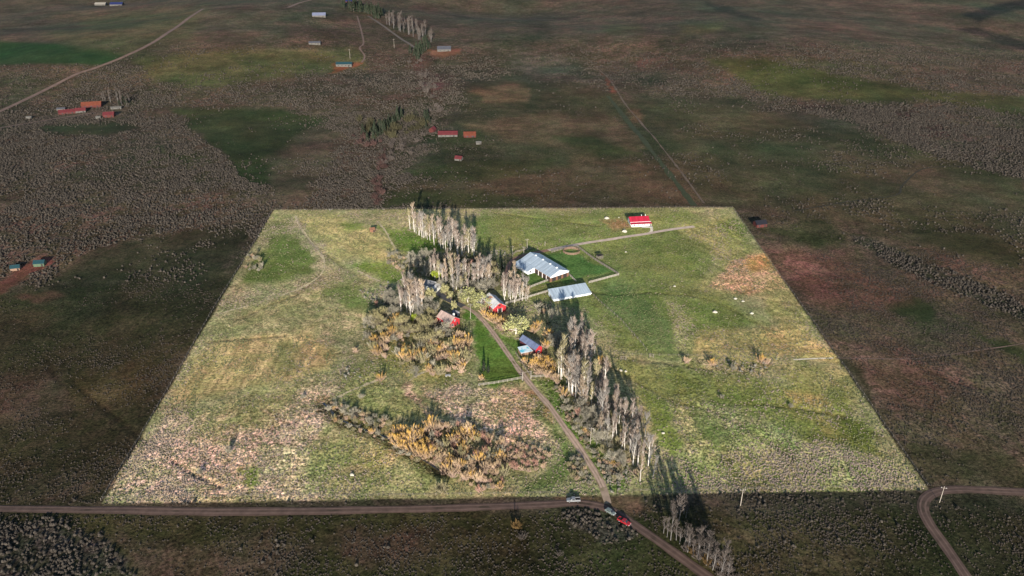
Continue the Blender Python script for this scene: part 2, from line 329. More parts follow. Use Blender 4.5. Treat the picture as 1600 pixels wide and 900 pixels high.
 ([(1040, 580), (1150, 590), (1320, 615), (1400, 715), (1250, 690), (1150, 640), (1060, 640)], (122, 121, 64), 12, .85, .2, 0),
 ([(1210, 570), (1320, 575), (1350, 630), (1250, 610)], (150, 130, 78), 12, .6, .1, 0),
 ([(1230, 612), (1270, 615), (1290, 630), (1240, 630)], (184, 150, 100), 7, .8, .05, 0),
 ([(1310, 650), (1360, 650), (1400, 720), (1340, 700)], (98, 106, 46), 12, .9, .05, 0),
 ([(1000, 605), (1045, 622), (1048, 660), (1070, 700), (1058, 718), (1030, 705), (1012, 650)], (124, 134, 68), 4, .98, .02, 0),
 ([(1050, 628), (1100, 632), (1150, 650), (1260, 690), (1420, 735), (1440, 760), (1040, 765), (1075, 705), (1055, 670)], (160, 154, 108), 10, .9, .7, 0),
 ([(1085, 640), (1115, 650), (1160, 690), (1130, 705), (1100, 680)], (102, 118, 66), 8, .85, .1, 0),
 ([(1070, 720), (1180, 715), (1280, 740), (1260, 760), (1050, 760)], (150, 148, 94), 10, .8, .35, 0),
]
def poly_sd(px, py, poly):
    """signed distance in photo pixels, positive inside"""
    ins = np.zeros(px.shape, bool); d = np.full(px.shape, 1e9)
    n = len(poly)
    for k in range(n):
        ax, ay = poly[k]; bx, by = poly[(k + 1) % n]
        c = ((ay > py) != (by > py)) & (px < (bx - ax) * (py - ay) / (by - ay + 1e-12) + ax); ins ^= c
        vx, vy = bx - ax, by - ay
        t = np.clip(((px - ax) * vx + (py - ay) * vy) / (vx * vx + vy * vy + 1e-9), 0, 1)
        d = np.minimum(d, np.hypot(px - ax - t * vx, py - ay - t * vy))
    return np.where(ins, d, -d)
def cover(x, y, want_col=True):
    """land cover at world points: colour, tuft density, sage density, inside mask"""
    x = np.asarray(x, float); y = np.asarray(y, float)
    z = base_h(x, y); zc0 = y * C_ + CAMH * S_
    wx = (fbm(x, y, 26, 31, 3) - .5) * 16 + (vnoise(x, y, 4, 33) - .5) * 3.0
    wy = (fbm(x, y, 26, 41, 3) - .5) * 16 + (vnoise(x, y, 4, 43) - .5) * 3.0
    px, py = to_px(x + wx, y + wy, z); qx, qy = to_px(x, y, z)
    vis = zc0 > 60
    col = np.empty(x.shape + (3,)); col[:] = lin((64, 57, 46))
    tuft = np.zeros(x.shape); sage = np.full(x.shape, .02); tuft[:] = .15; inside = np.zeros(x.shape)
    for poly, c, fe, op, td, sd in COVER:
        X = [p[0] for p in poly]; Y = [p[1] for p in poly]
        ux, uy = (qx, qy) if poly is INSIDE else (px, py)
        m = vis & (ux > min(X) - fe) & (ux < max(X) + fe) & (uy > min(Y) - fe) & (uy < max(Y) + fe)
        if not m.any(): continue
        w = smooth(poly_sd(ux[m], uy[m], poly) / (2 * fe) + .5) * op
        if poly is INSIDE: inside[m] = w
        # cover of the parcel stops at its fence, the rangeland's at the fence from outside
        if poly is not INSIDE and COVER.index((poly, c, fe, op, td, sd)) > IN_I: w = w * inside[m]
        col[m] = col[m] * (1 - w[:, None]) + np.array(lin(c)) * w[:, None]
        tuft[m] = tuft[m] * (1 - w) + td * w; sage[m] = sage[m] * (1 - w) + sd * w
    if want_col:
        # patchy growth at several sizes
        a = fbm(x, y, 45, 51, 4) - .5; b = fbm(x * .55, y, 9, 61, 3) - .5; g = fbm(x, y * .6, 22, 71, 3) - .5
        v = 1 + .55 * a + .55 * b
        col = col * v[..., None]
        col[..., 0] *= 1 + .5 * g; col[..., 2] *= 1 + .2 * g; col[..., 1] *= 1 + .10 * g
        # the open range: drier brown and greener olive stretches
        rg = 1 - inside; k1 = (fbm(x, y, 85, 141, 4) - .5) * rg; k2 = (fbm(x * .7, y, 30, 151, 4) - .5) * rg
        col = col * (1 + .12 * rg + .9 * k2)[..., None]
        col[..., 0] *= 1 + 1.0 * k1; col[..., 1] *= 1 + .25 * k1; col[..., 2] *= 1 + .5 * k1
        # mowing stripes in the hay ground
        for poly, ang, per, amp in HAYS:
            X = [p[0] for p in poly]; Y = [p[1] for p in poly]
            m = (px > min(X)) & (px < max(X)) & (py > min(Y)) & (py < max(Y))
            if not m.any(): continue
            w = smooth(poly_sd(px[m], py[m], poly) / 12)
            t = (x[m] * math.cos(ang) + y[m] * math.sin(ang) + (fbm(x[m], y[m], 60, 81, 2) - .5) * 26) / per
            s = np.sin(2 * math.pi * t) * .6 + np.sin(2 * math.pi * t * .37 + 1) * .4
            col[m] *= (1 + amp * s * w)[:, None]
        # duller, darker colour along the banks of the creek and ditches
        for k, (pts, wd, dp) in enumerate(CREEKS):
            X = [p[0] for p in pts]; Y = [p[1] for p in pts]; R = wd * (1.7 if k == 0 else .9)
            m = (x > min(X) - R) & (x < max(X) + R) & (y > min(Y) - R) & (y < max(Y) + R)
            if m.any():
                w = smooth(1.4 - seg_dist(x[m], y[m], pts) / R * 1.2) * (.9 if k == 0 else .6)
                tgt = np.array(lin((104, 90, 62))) if k == 0 else col[m] * np.array([.55, .5, .5])
                col[m] = col[m] * (1 - w[:, None]) + np.minimum(tgt, col[m]) * w[:, None]
        col = np.clip(col * KA, .006, .6)
    return col, tuft, sage, inside
IN_I = [i for i, c in enumerate(COVER) if c[0] is INSIDE][0]
HAYS = [([(330, 532), (395, 522), (480, 514), (528, 538), (505, 578), (440, 598), (268, 628), (300, 580)], .12, 5.5, 0.30),
        ([(340, 492), (460, 458), (540, 455), (530, 520), (330, 535)], .7, 6.0, 0.19),
        ([(462, 333), (535, 334), (575, 350), (622, 398), (590, 408), (508, 392)], .9, 6.0, 0.23),
        ([(1060, 350), (1140, 340), (1190, 400), (1120, 465), (1085, 445)], .5, 5.5, 0.25),
        ([(1085, 505), (1255, 500), (1330, 580), (1230, 570), (1085, 560)], 1.45, 5.0, 0.23),
        ([(1180, 455), (1230, 448), (1310, 560), (1260, 560)], .6, 5.0, 0.27)]

# ------------------------------------------------------------------ ground sheet
def axis(parts):
    out = [parts[0][0]]
    for a, b, s0, s1 in parts:
        t = a; n = max(2, int(abs(b - a) / ((s0 + s1) / 2)))
        w = np.linspace(s0, s1, n); w = w / w.sum() * (b - a); out += list(a + np.cumsum(w))
    return np.array(out)
ax = axis([(-9000, -1300, 900, 60), (-1300, -520, 14, 5), (-520, -230, 4, 1.6), (-230, 230, 1.4, 1.4), (230, 520, 1.6, 4), (520, 1300, 5, 14), (1300, 9000, 60, 900)])
ay = axis([(-3000, 100, 500, 20), (100, 225, 10, 2), (225, 640, 1.35, 1.5), (640, 1000, 1.6, 4), (1000, 1900, 4, 14), (1900, 16000, 40, 1400)])
GX, GY = np.meshgrid(ax, ay)
GZ = height(GX, GY)
nx, ny = len(ax), len(ay)
gcol, gtuft, gsage, gin = cover(GX.ravel(), GY.ravel())
me = bpy.data.meshes.new('ground'); nv = nx * ny; nf = (nx - 1) * (ny - 1)
me.vertices.add(nv); me.vertices.foreach_set('co', np.stack([GX, GY, GZ], -1).astype(np.float32).ravel())
i, j = np.meshgrid(np.arange(nx - 1), np.arange(ny - 1)); q = (j * nx + i).ravel()
fi = np.stack([q, q + 1, q + nx + 1, q + nx], -1).astype(np.int32)
me.loops.add(nf * 4); me.loops.foreach_set('vertex_index', fi.ravel())
me.polygons.add(nf); me.polygons.foreach_set('loop_start', np.arange(0, nf * 4, 4, dtype=np.int32))
me.polygons.foreach_set('use_smooth', np.ones(nf, bool)); me.update(calc_edges=True)
ca = me.color_attributes.new('cover', 'FLOAT_COLOR', 'POINT')
ca.data.foreach_set('color', np.concatenate([gcol, np.clip(gtuft + gsage * .6, 0, 1)[:, None]], 1).astype(np.float32).ravel())
gm = bpy.data.materials.new('ground_cover'); gm.use_nodes = True; N = gm.node_tree.nodes; L = gm.node_tree.links
bs = N['Principled BSDF']; bs.inputs['Roughness'].default_value = .95; bs.inputs['Specular IOR Level'].default_value = .05
at = N.new('ShaderNodeAttribute'); at.attribute_name = 'cover'
ge = N.new('ShaderNodeNewGeometry')
def noise(sc, det=3, stretch=None):
    n = N.new('ShaderNodeTexNoise'); n.inputs['Scale'].default_value = sc; n.inputs['Detail'].default_value = det
    if stretch:
        mp = N.new('ShaderNodeMapping'); mp.inputs['Scale'].default_value = stretch; L.new(ge.outputs['Position'], mp.inputs[0]); L.new(mp.outputs[0], n.inputs['Vector'])
    else: L.new(ge.outputs['Position'], n.inputs['Vector'])
    return n
def math_(op, a, b=None, c=None):
    m = N.new('ShaderNodeMath'); m.operation = op
    for k, v in enumerate((a, b, c)):
        if v is None: continue
        if isinstance(v, (int, float)): m.inputs[k].default_value = v
        else: L.new(v, m.inputs[k])
    return m.outputs[0]
n1 = noise(.75, 4); n2 = noise(.16, 3); n3 = noise(2.2, 3)
amp = math_('MULTIPLY_ADD', at.outputs['Alpha'], 1.6, .9)   # tussocky ground is patchier than mown grass
def dev(n, k): return math_('MULTIPLY', math_('SUBTRACT', n.outputs['Fac'], .5), k)
n4 = noise(.05, 4, (1, 1.6, 1))
d_ = math_('ADD', math_('ADD', dev(n1, 2.1), dev(n3, 1.9)), dev(n2, .5))
ff = math_('MAXIMUM', math_('ADD', math_('ADD', math_('MULTIPLY', d_, amp), 1.0), dev(n4, .8)), .18)
hs = N.new('ShaderNodeHueSaturation'); L.new(at.outputs['Color'], hs.inputs['Color']); L.new(ff, hs.inputs['Value'])
L.new(math_('MULTIPLY_ADD', n2.outputs['Fac'], .045, .4775), hs.inputs['Hue'])
def patch(scale, det, dist, width, lo, hi, src, k):
    n = noise(scale, det); n.inputs['Distortion'].default_value = dist
    mr = N.new('ShaderNodeMapRange'); mr.interpolation_type = 'SMOOTHSTEP'; mr.inputs[1].default_value = .5 - width; mr.inputs[2].default_value = .5 + width; L.new(n.outputs['Fac'], mr.inputs[0])
    mx = N.new('ShaderNodeMix'); mx.data_type = 'RGBA'; L.new(mr.outputs[0], mx.inputs[0]); mx.inputs[6].default_value = (*lo, 1); mx.inputs[7].default_value = (*hi, 1)
    ml = N.new('ShaderNodeMix'); ml.data_type = 'RGBA'; ml.blend_type = 'MULTIPLY'; ml.clamp_result = False
    L.new(math_('MINIMUM', math_('MULTIPLY_ADD', at.outputs['Alpha'], k, .45), 1.0), ml.inputs[0]); L.new(src, ml.inputs[6]); L.new(mx.outputs[2], ml.inputs[7]); return ml.outputs[2]
o_ = patch(.055, 8, 1.4, .07, (.82, .90, .72), (1.17, 1.09, 1.10), hs.outputs[0], 1.0)
o_ = patch(.17, 7, 1.0, .06, (.80, .86, .76), (1.18, 1.12, 1.10), o_, 1.2)
o_ = patch(.55, 5, .6, .07, (.74, .78, .72), (1.22, 1.19, 1.20), o_, 1.4)
L.new(o_, bs.inputs['Base Color'])
bh = math_('ADD', math_('MULTIPLY', n1.outputs['Fac'], .55), math_('MULTIPLY', n3.outputs['Fac'], .2))
bp = N.new('ShaderNodeBump'); bp.inputs['Distance'].default_value = .55; bp.inputs['Strength'].default_value = .9
L.new(bh, bp.inputs['Height']); L.new(bp.outputs[0], bs.inputs['Normal'])
me.materials.append(gm)
ground = bpy.data.objects.new('ground', me); COL.objects.link(ground); structure(ground)

# ------------------------------------------------------------------ roads, tracks, water
def resample(pts, step):
    out = [pts[0]]
    # smooth with Catmull-Rom, then step
    P_ = [np.array(p, float) for p in pts]; P_ = [2 * P_[0] - P_[1]] + P_ + [2 * P_[-1] - P_[-2]]
    for k in range(1, len(P_) - 2):
        a, b, c, d = P_[k - 1:k + 3]; n = max(1, int(np.linalg.norm(c - b) / step))
        for t in np.arange(1, n + 1) / n:
            out.append(tuple(.5 * (2 * b + (c - a) * t + (2 * a - 5 * b + 4 * c - d) * t * t + (3 * b - a - 3 * c + d) * t ** 3)))
    return out
def strip(name, pxs, width, m, lift=.06, step=2.5, cols=5, crown=0.0, wob=.0, world=None):
    pts = world or PP(pxs); pts = resample(pts, step); V = []; Fc = []
    for k, p in enumerate(pts):
        a = np.array(pts[max(k - 1, 0)]); b = np.array(pts[min(k + 1, len(pts) - 1)]); d = (b - a) / (np.linalg.norm(b - a) + 1e-9); nrm = np.array([-d[1], d[0]])
        w = width * (1 + wob * (float(vnoise(np.array(p[0]), np.array(p[1]), 9, 90)) - .5))
        for c in range(cols):
            t = c / (cols - 1) - .5; q = np.array(p) + nrm * w * t
            V.append((q[0], q[1], hz(*q) + lift + crown * (1 - 4 * t * t)))
    for k in range(len(pts) - 1):
        for c in range(cols - 1):
            a = k * cols + c; Fc.append((a, a + 1, a + cols + 1, a + cols))
    mb = MB(); mb.v = V; mb.f = Fc
    return structure(mb.build(name, m))
gravel = mat('pale_gravel_road', lin((138, 118, 100)), .25, .35, .95, spots=(lin((108, 96, 70)), .56, .12))
darkroad = mat('dark_gravel_road', lin((74, 58, 50)), .25, .3, .95, spots=(lin((58, 47, 38)), .55, .1))  # roads outside the parcel, the general dimming included in the colour
asphalt = mat('worn_asphalt', (.055, .054, .056), .25, .5, .9)
dirt = mat('reddish_dirt_track', lin((120, 90, 74)), .25, .4, .95)
farroad = mat('far_dirt_road', lin((96, 77, 67)), .25, .15, .95)
paletrack = mat('pale_footpath', lin((196, 182, 160)), .2, .4, .95)
strip('county_road', [(-120, 792), (0, 795), (150, 797), (300, 799), (430, 799), (560, 797), (700, 794), (840, 789), (900, 786), (940, 792), (965, 803), (1000, 826), (1050, 861), (1110, 905), (1180, 960)], 4.6, darkroad, .07, 3, 5, .08, .35)
strip('side_road', [(1720, 772), (1600, 769), (1540, 766), (1490, 765), (1462, 769), (1446, 779), (1442, 795), (1452, 818), (1478, 855), (1512, 905), (1560, 980)], 5.0, darkroad, .07, 3, 5, .06, .3)
strip('driveway', [(950, 787), (942, 762), (930, 738), (905, 700), (880, 665), (858, 634), (835, 608), (815, 583), (790, 548), (768, 517), (752, 498), (738, 486), (722, 478)], 3.1, gravel, .09, 2, 7, .0, .45)
strip('driveway_asphalt', [(724, 479), (712, 473.5), (700, 468), (689, 461), (684.5, 455), (687, 450)], 4.6, asphalt, .10, 2, 5)
def ruts(pxs, gap, w, m, lift):
    pts = resample(PP(pxs), 2.0)
    for s in (-1, 1):
        off = []
        for k, p in enumerate(pts):
            q = np.array(pts[max(k - 1, 0)]); b = np.array(pts[min(k + 1, len(pts) - 1)]); d = (b - q) / np.linalg.norm(b - q); g = gap + .25 * (float(vnoise(np.array(p[0]), np.array(p[1]), 12, 77 + s)) - .5); off.append((p[0] - d[1] * s * g, p[1] + d[0] * s * g))
        strip('wheel_rut', None, w, m, lift, 2, 2, wob=.9, world=off)
ruts([(942, 762), (930, 738), (905, 700), (880, 665), (858, 634), (835, 608), (815, 583), (790, 548), (768, 517), (752, 498)], .75, .6, mat('packed_rut', lin((160, 136, 118)), .25, .4, .95), .115)
ruts([(-60, 794), (150, 797), (300, 799), (430, 799), (560, 797), (700, 794), (840, 789), (900, 786), (940, 792), (965, 803), (1000, 826), (1050, 861), (1110, 905)], 1.1, .9, mat('packed_road_rut', lin((88, 70, 61)), .25, .3, .95), .165)
ruts([(1640, 770), (1540, 766), (1490, 765), (1462, 769), (1446, 779), (1442, 795), (1452, 818), (1478, 855), (1512, 905)], 1.0, .8, mat('packed_road_rut', (0, 0, 0)), .155)
strip('barn_track', [(857, 391), (880, 386), (920, 379), (960, 373), (1000, 367), (1040, 360), (1085, 354)], 3.4, mat('pinkish_gravel_track', lin((168, 148, 132)), .22, .35, .95), .09, 2.5, 5, 0, .2)
strip('yard_track', [(785, 447), (790, 432), (794, 418), (800, 408), (812, 401), (830, 396), (857, 391)], 3.4, dirt, .08, 2, 5, 0, .3)
strip('house_path', [(1018, 356), (1018, 361), (1012, 366)], 2.0, paletrack, .08, 1.5, 3)
strip('foot_track', [(1240, 562), (1270, 560.5), (1302, 559.5)], 1.0, paletrack, .07, 3, 3, 0, .3)
strip('foot_track', [(1306, 559.5), (1400, 561), (1460, 557), (1560, 543), (1640, 530)], .8, farroad, .07, 3, 3, 0, .5)  # same track beyond the fence, given a dimmed colour
FT = mat('dry_farm_track', lin((166, 150, 118)), .25, .4, .95, spots=(lin((138, 128, 84)), .55, .35))
strip('farm_track', [(462, 338), (468, 352), (482, 372), (500, 395), (507, 412), (500, 430), (470, 450), (420, 468), (350, 488)], 1.3, FT, .07, 2, 3, 0, 1.2)
strip('farm_track', [(590, 346), (603, 362), (610, 376), (622, 396)], 1.5, FT, .07, 2, 3, 0, 1.2)
strip('farm_track', [(560, 424), (572, 430), (592, 439)], 1.5, FT, .07, 2, 3, 0, 1.2)
strip('farm_track', [(520, 625), (545, 612), (575, 600), (600, 590)], 1.6, FT, .07, 2, 3, 0, 1.2)
strip('farm_track', [(640, 595), (655, 585), (680, 577), (705, 576)], 1.4, FT, .07, 2, 3, 0, 1.2)
strip('range_lane', [(935, 108), (950, 122), (975, 160), (1000, 190), (1030, 225), (1065, 270), (1100, 318)], 1.7, mat('faint_range_track', lin((84, 70, 58)), .3, .2, .95), .2, 6, 3, 0, 1.4)
strip('ditch_line', [(950, 150), (985, 195), (1025, 245), (1060, 290), (1085, 322)], 5, mat('damp_green_ditch', lin((46, 50, 28)), .25, .2, .95), .2, 6, 3, 0, .9)
strip('far_road', [(-80, 205), (0, 174), (60, 146), (115, 118), (150, 106), (200, 86), (245, 63), (290, 32), (318, 14)], 6, farroad, .25, 8, 5)
strip('ranch_lane', [(-60, 212), (0, 200), (60, 190), (110, 182), (150, 176)], 4, farroad, .2, 6, 5)
strip('far_lane', [(575, 25), (605, 45), (630, 63), (650, 76)], 4.5, mat('far_lane_dirt', lin((86, 76, 68)), .2, .2, .95), .25, 8, 3)
strip('far_lane', [(450, 12), (470, 4), (500, -2)], 6, farroad, .25, 8, 3)
strip('far_lane', [(558, 25), (565, 50), (568, 68), (562, 75), (570, 88), (565, 98)], 2.5, farroad, .25, 8, 3)
strip('range_track', [(1240, 330), (1330, 315), (1400, 305), (1410, 290), (1440, 265), (1490, 260), (1560, 262)], 1.4, mat('damp_track', lin((44, 40, 28)), .2, .3, .95), .15, 4, 3)
water = mat('creek_water', (.02, .025, .03), .2, .5, .12, spec=.5)
strip('creek', None, 1.15, water, .2, 1.5, 3, wob=.9, world=CREEKS[0][0])

# ------------------------------------------------------------------ uncountable brush (instanced)
def scatter(name, label, pts, scl, template_meshes, cat):
    me = bpy.data.meshes.new(name); me.vertices.add(len(pts)); me.vertices.foreach_set('co', np.asarray(pts, np.float32).ravel())
    a = me.attributes.new('size', 'FLOAT', 'POINT'); a.data.foreach_set('value', np.asarray(scl, np.float32))
    me.update(); o = bpy.data.objects.new(name, me); COL.objects.link(o); o['kind'] = 'stuff'; o['label'] = label; o['category'] = cat
    tc = bpy.data.collections.new(name + '_pieces')
    for k, t in enumerate(template_meshes): tc.objects.link(bpy.data.objects.new('%s_piece' % name, t))
    ng = bpy.data.node_groups.new(name, 'GeometryNodeTree')
    ng.interface.new_socket('Geometry', in_out='INPUT', socket_type='NodeSocketGeometry'); ng.interface.new_socket('Geometry', in_out='OUTPUT', socket_type='NodeSocketGeometry')
    n = ng.nodes; l = ng.links; gi = n.new('NodeGroupInput'); go = n.new('NodeGroupOutput')
    ci = n.new('GeometryNodeCollectionInfo'); ci.inputs['Collection'].default_value = tc; ci.inputs['Separate Children'].default_value = True; ci.inputs['Reset Children'].default_value = True
    ip = n.new('GeometryNodeInstanceOnPoints'); ip.inputs['Pick Instance'].default_value = True
    na = n.new('GeometryNodeInputNamedAttribute'); na.data_type = 'FLOAT'; na.inputs['Name'].default_value = 'size'
    rv = n.new('FunctionNodeRandomValue'); rv.data_type = 'FLOAT_VECTOR'; rv.inputs[0].default_value = (0, 0, 0); rv.inputs[1].default_value = (0, 0, 6.283)
    mp = n.new('GeometryNodeMeshToPoints')
    l.new(gi.outputs[0], mp.inputs[0]); l.new(mp.outputs[0], ip.inputs['Points']); l.new(ci.outputs[0], ip.inputs['Instance'])
    l.new(rv.outputs[0], ip.inputs['Rotation']); l.new(na.outputs[0], ip.inputs['Scale']); l.new(ip.outputs[0], go.inputs[0])
    md = o.modifiers.new('scatter', 'NODES'); md.node_group = ng
    return o
def blob_mesh(name, m, seed, k=7, hgt=.75, spikes=10):
    """a ragged low shrub about 1 m wide: uneven dome plus short upright sprays"""
    r = random.Random(seed); mb = MB(); n = len(mb.v)
    rings = [(.0, .34), (.22, .5), (.55, .42), (.85, .2)]
    for zz, rr in rings:
        for q in range(k):
            t = 2 * math.pi * q / k + zz; e = rr * r.uniform(.65, 1.25)
            mb.v.append((math.cos(t) * e, math.sin(t) * e, zz * hgt * r.uniform(.8, 1.2)))
    mb.v.append((0, 0, hgt * 1.02))
    for a in range(len(rings) - 1):
        for q in range(k):
            mb.f.append((a * k + q, a * k + (q + 1) % k, (a + 1) * k + (q + 1) % k, (a + 1) * k + q))
    for q in range(k): mb.f.append(((len(rings) - 1) * k + q, (len(rings) - 1) * k + (q + 1) % k, len(rings) * k))
    for _ in range(spikes):
        t = r.uniform(0, 6.28); e = r.uniform(.1, .45); x, y = math.cos(t) * e, math.sin(t) * e; z = hgt * (1.0 - e) * .9; w = .09
        dx, dy = r.uniform(-.15, .15) + x * .5, r.uniform(-.15, .15) + y * .5
        mb.tri((x - w * math.sin(t), y + w * math.cos(t), z * .6), (x + w * math.sin(t), y - w * math.cos(t), z * .6), (x + dx, y + dy, z + .3 * hgt))
    return mb.mesh(name, m)
def tuft_mesh(name, m, seed, n=16):
    return blob_mesh(name, m, seed, 5, .55, 7)
def tuft_blades(name, m, seed, n=16):
    r = random.Random(seed); mb = MB()
    for _ in range(n):
        t = r.uniform(0, 6.28); e = r.uniform(0, .28); x, y = math.cos(t) * e, math.sin(t) * e; u = r.uniform(0, 6.28); w = r.uniform(.07, .14)
        lx, ly = x * r.uniform(.6, 1.8), y * r.uniform(.6, 1.8); h = r.uniform(.35, .8)
        mb.tri((x - w * math.cos(u), y - w * math.sin(u), 0), (x + w * math.cos(u), y + w * math.sin(u), 0), (x + lx, y + ly, h))
    return mb.mesh(name, m)
sage_m = mat('sagebrush_leaf', (.039, .032, .0255), .3, 2, .9, rnd=.5)  # dimming outside the parcel worked into the leaf colour
pale_m = mat('dry_bunchgrass', (.195, .15, .118), .25, 2, .9, rnd=.28)
grey_m = mat('grey_brush_leaf', (.12, .112, .09), .3, 2, .9, rnd=.3)
green_m = mat('olive_grass_clump', (.105, .108, .048), .25, 2, .9, rnd=.4)
dkt_m = mat('range_bunchgrass', (.034, .027, .021), .25, 2, .9, rnd=.3)  # outside grass, darkened in its colour to look dimmed
def cand(x0, x1, y0, y1, dens):
    n = int((x1 - x0) * (y1 - y0) * dens); x = RNG.uniform(x0, x1, n); y = RNG.uniform(y0, y1, n)
    zc = y * C_ + CAMH * S_; keep = np.abs(x) < .64 * zc + 12
    return x[keep], y[keep]
ROADPTS = [resample(PP(r), 6) for r in (
    [(-120, 792), (0, 795), (300, 799), (430, 799), (700, 794), (840, 789), (900, 786), (940, 792), (965, 803), (1000, 826), (1050, 861), (1110, 905), (1180, 960)],
    [(1720, 772), (1600, 769), (1490, 765), (1462, 769), (1446, 779), (1442, 795), (1452, 818), (1478, 855), (1512, 905)],
    [(950, 787), (942, 762), (930, 738), (905, 700), (858, 634), (815, 583), (768, 517), (752, 498), (738, 486), (712, 473.5), (700, 468), (689, 461), (684, 455)],
    [(785, 447), (794, 418), (812, 401), (857, 391), (920, 379), (1000, 367), (1085, 354)],
    [(-80, 205), (0, 174), (60, 146), (115, 118), (150, 106), (200, 86), (245, 63), (318, 14)],
    [(-60, 212), (0, 200), (60, 190), (110, 182), (150, 176)], [(575, 25), (605, 45), (650, 76)])]
_RA = np.concatenate([np.array(p)[:-1] for p in ROADPTS]); _RB = np.concatenate([np.array(p)[1:] for p in ROADPTS])
_RO = np.concatenate([np.full(len(p) - 1, (.9 if k == 2 else (-2 if k == 4 else 0))) for k, p in enumerate(ROADPTS)])
def road_gap(x, y):
    v = _RB - _RA; p = np.array((x, y)) - _RA; t = np.clip((p * v).sum(1) / ((v * v).sum(1) + 1e-9), 0, 1)
    return float((np.hypot(p[:, 0] - t * v[:, 0], p[:, 1] - t * v[:, 1]) + _RO).min())
def off_road(x, y, r=3.3):
    d = np.full(x.shape, 1e9)
    for k, pts in enumerate(ROADPTS):
        m = seg_dist(x, y, pts); d = np.minimum(d, m + (.9 if k == 2 else (-2 if k == 4 else 0)))
    return d > r
xs, ys, zs = [], [], []
LAWNS = [[(740, 500), (758, 512), (818, 590), (770, 600), (745, 575), (738, 530)], [(772, 522), (812, 528), (808, 562), (795, 556)], [(902, 390), (962, 429), (888, 442), (868, 420), (852, 396)], [(822, 420), (836, 420), (868, 436), (828, 448)]]
E_pts, E_scl = [], []
S_pts, S_scl, T_pts, T_scl, G_pts, G_scl, D_pts, D_scl = [], [], [], [], [], [], [], []
for (x0, x1, y0, y1, dens, big) in [(-290, 290, 222, 420, 1.8, .9), (-400, 400, 420, 640, 1.35, .92), (-560, 560, 640, 900, .85, .9), (-800, 800, 900, 1250, .30, 1.05)]:
    x, y = cand(x0, x1, y0, y1, dens)
    c, t, s, ins = cover(x, y, False)
    ok = off_road(x, y); x, y, t, s, ins = x[ok], y[ok], t[ok], s[ok], ins[ok]
    patch = fbm(x, y, 48, 97, 4) - .5
    s = np.clip(s + patch * 2.6 * np.clip(4 * s * (1 - s), 0, 1), 0, 1); t = np.clip(t + patch * 1.6 * np.clip(4 * t * (1 - t), 0, 1), 0, 1)
    clump = (.22 + .95 * smooth((fbm(x, y, 15, 95, 4) - .34) / .24)) * (.45 + .75 * smooth((fbm(x, y, 70, 99, 3) - .3) / .25))
    u = RNG.uniform(0, 1, len(x)); z = height(x, y)
    if y0 >= 900: s = s * smooth((1250 - y) / 250)
    pick = u < s * clump * min(1.0, .9 / dens)
    o = pick & (ins < .5); g = pick & (ins >= .5)
    sc = RNG.uniform(.55, 1.05, len(x)) ** 2.0 * 1.7 * big
    S_pts.append(np.stack([x, y, z - .05], -1)[o]); S_scl.append(sc[o])
    G_pts.append(np.stack([x, y, z - .05], -1)[g]); G_scl.append(sc[g])
    u2 = RNG.uniform(0, 1, len(x)); tp = (u2 < t * clump * .9) & ~pick
    T_pts.append(np.stack([x, y, z - .03], -1)[tp & (ins >= .5)]); T_scl.append((RNG.uniform(.35, .98, len(x)) * big)[tp & (ins >= .5)])
    if y0 < 640:   # olive grass clumps through the pasture, none on the mown lawns
        lawn = np.zeros(len(x), bool); qx, qy = to_px(x, y, z)
        for pl in LAWNS: lawn |= poly_sd(qx, qy, pl) > -3
        e = (RNG.uniform(0, 1, len(x)) < .26 * (.3 + 1.2 * smooth((fbm(x, y, 12, 131, 4) - .36) / .2))) & (ins >= .5) & ~pick & ~tp & ~lawn
        E_pts.append(np.stack([x, y, z - .03], -1)[e]); E_scl.append(RNG.uniform(.3, .85, len(x))[e])
    tp = tp & (ins < .5) & (y < 900)
    D_pts.append(np.stack([x, y, z - .03], -1)[tp]); D_scl.append((RNG.uniform(.45, 1.1, len(x)) * big)[tp])
cat_ = lambda a: np.concatenate(a)
scatter('sagebrush', 'grey-brown sagebrush covering the open range around the ranch', cat_(S_pts), cat_(S_scl), [blob_mesh('sagebrush', sage_m, k) for k in range(4)], 'sagebrush')
scatter('grey_brush', 'low grey brush growing in patches inside the ranch fields', cat_(G_pts), cat_(G_scl), [blob_mesh('grey_brush', grey_m, k + 10) for k in range(3)], 'brush')
scatter('dry_grass', 'pale pinkish tufts of dry grass across the ranch fields', cat_(T_pts), cat_(T_scl), [tuft_mesh('dry_grass', pale_m, k + 20) for k in range(4)], 'grass')
scatter('range_grass', 'dull brown grass tufts on the range outside the ranch', cat_(D_pts), cat_(D_scl), [tuft_mesh('range_grass', dkt_m, k + 30) for k in range(3)], 'grass')
scatter('pasture_grass', 'olive green grass clumps through the ranch pastures', cat_(E_pts), cat_(E_scl), [tuft_mesh('pasture_grass', green_m, k + 40) for k in range(3)], 'grass')
print('BRUSH', [len(cat_(a)) for a in (S_pts, G_pts, T_pts, D_pts)], 'GRID', nx, ny)
#@@OBJECTS

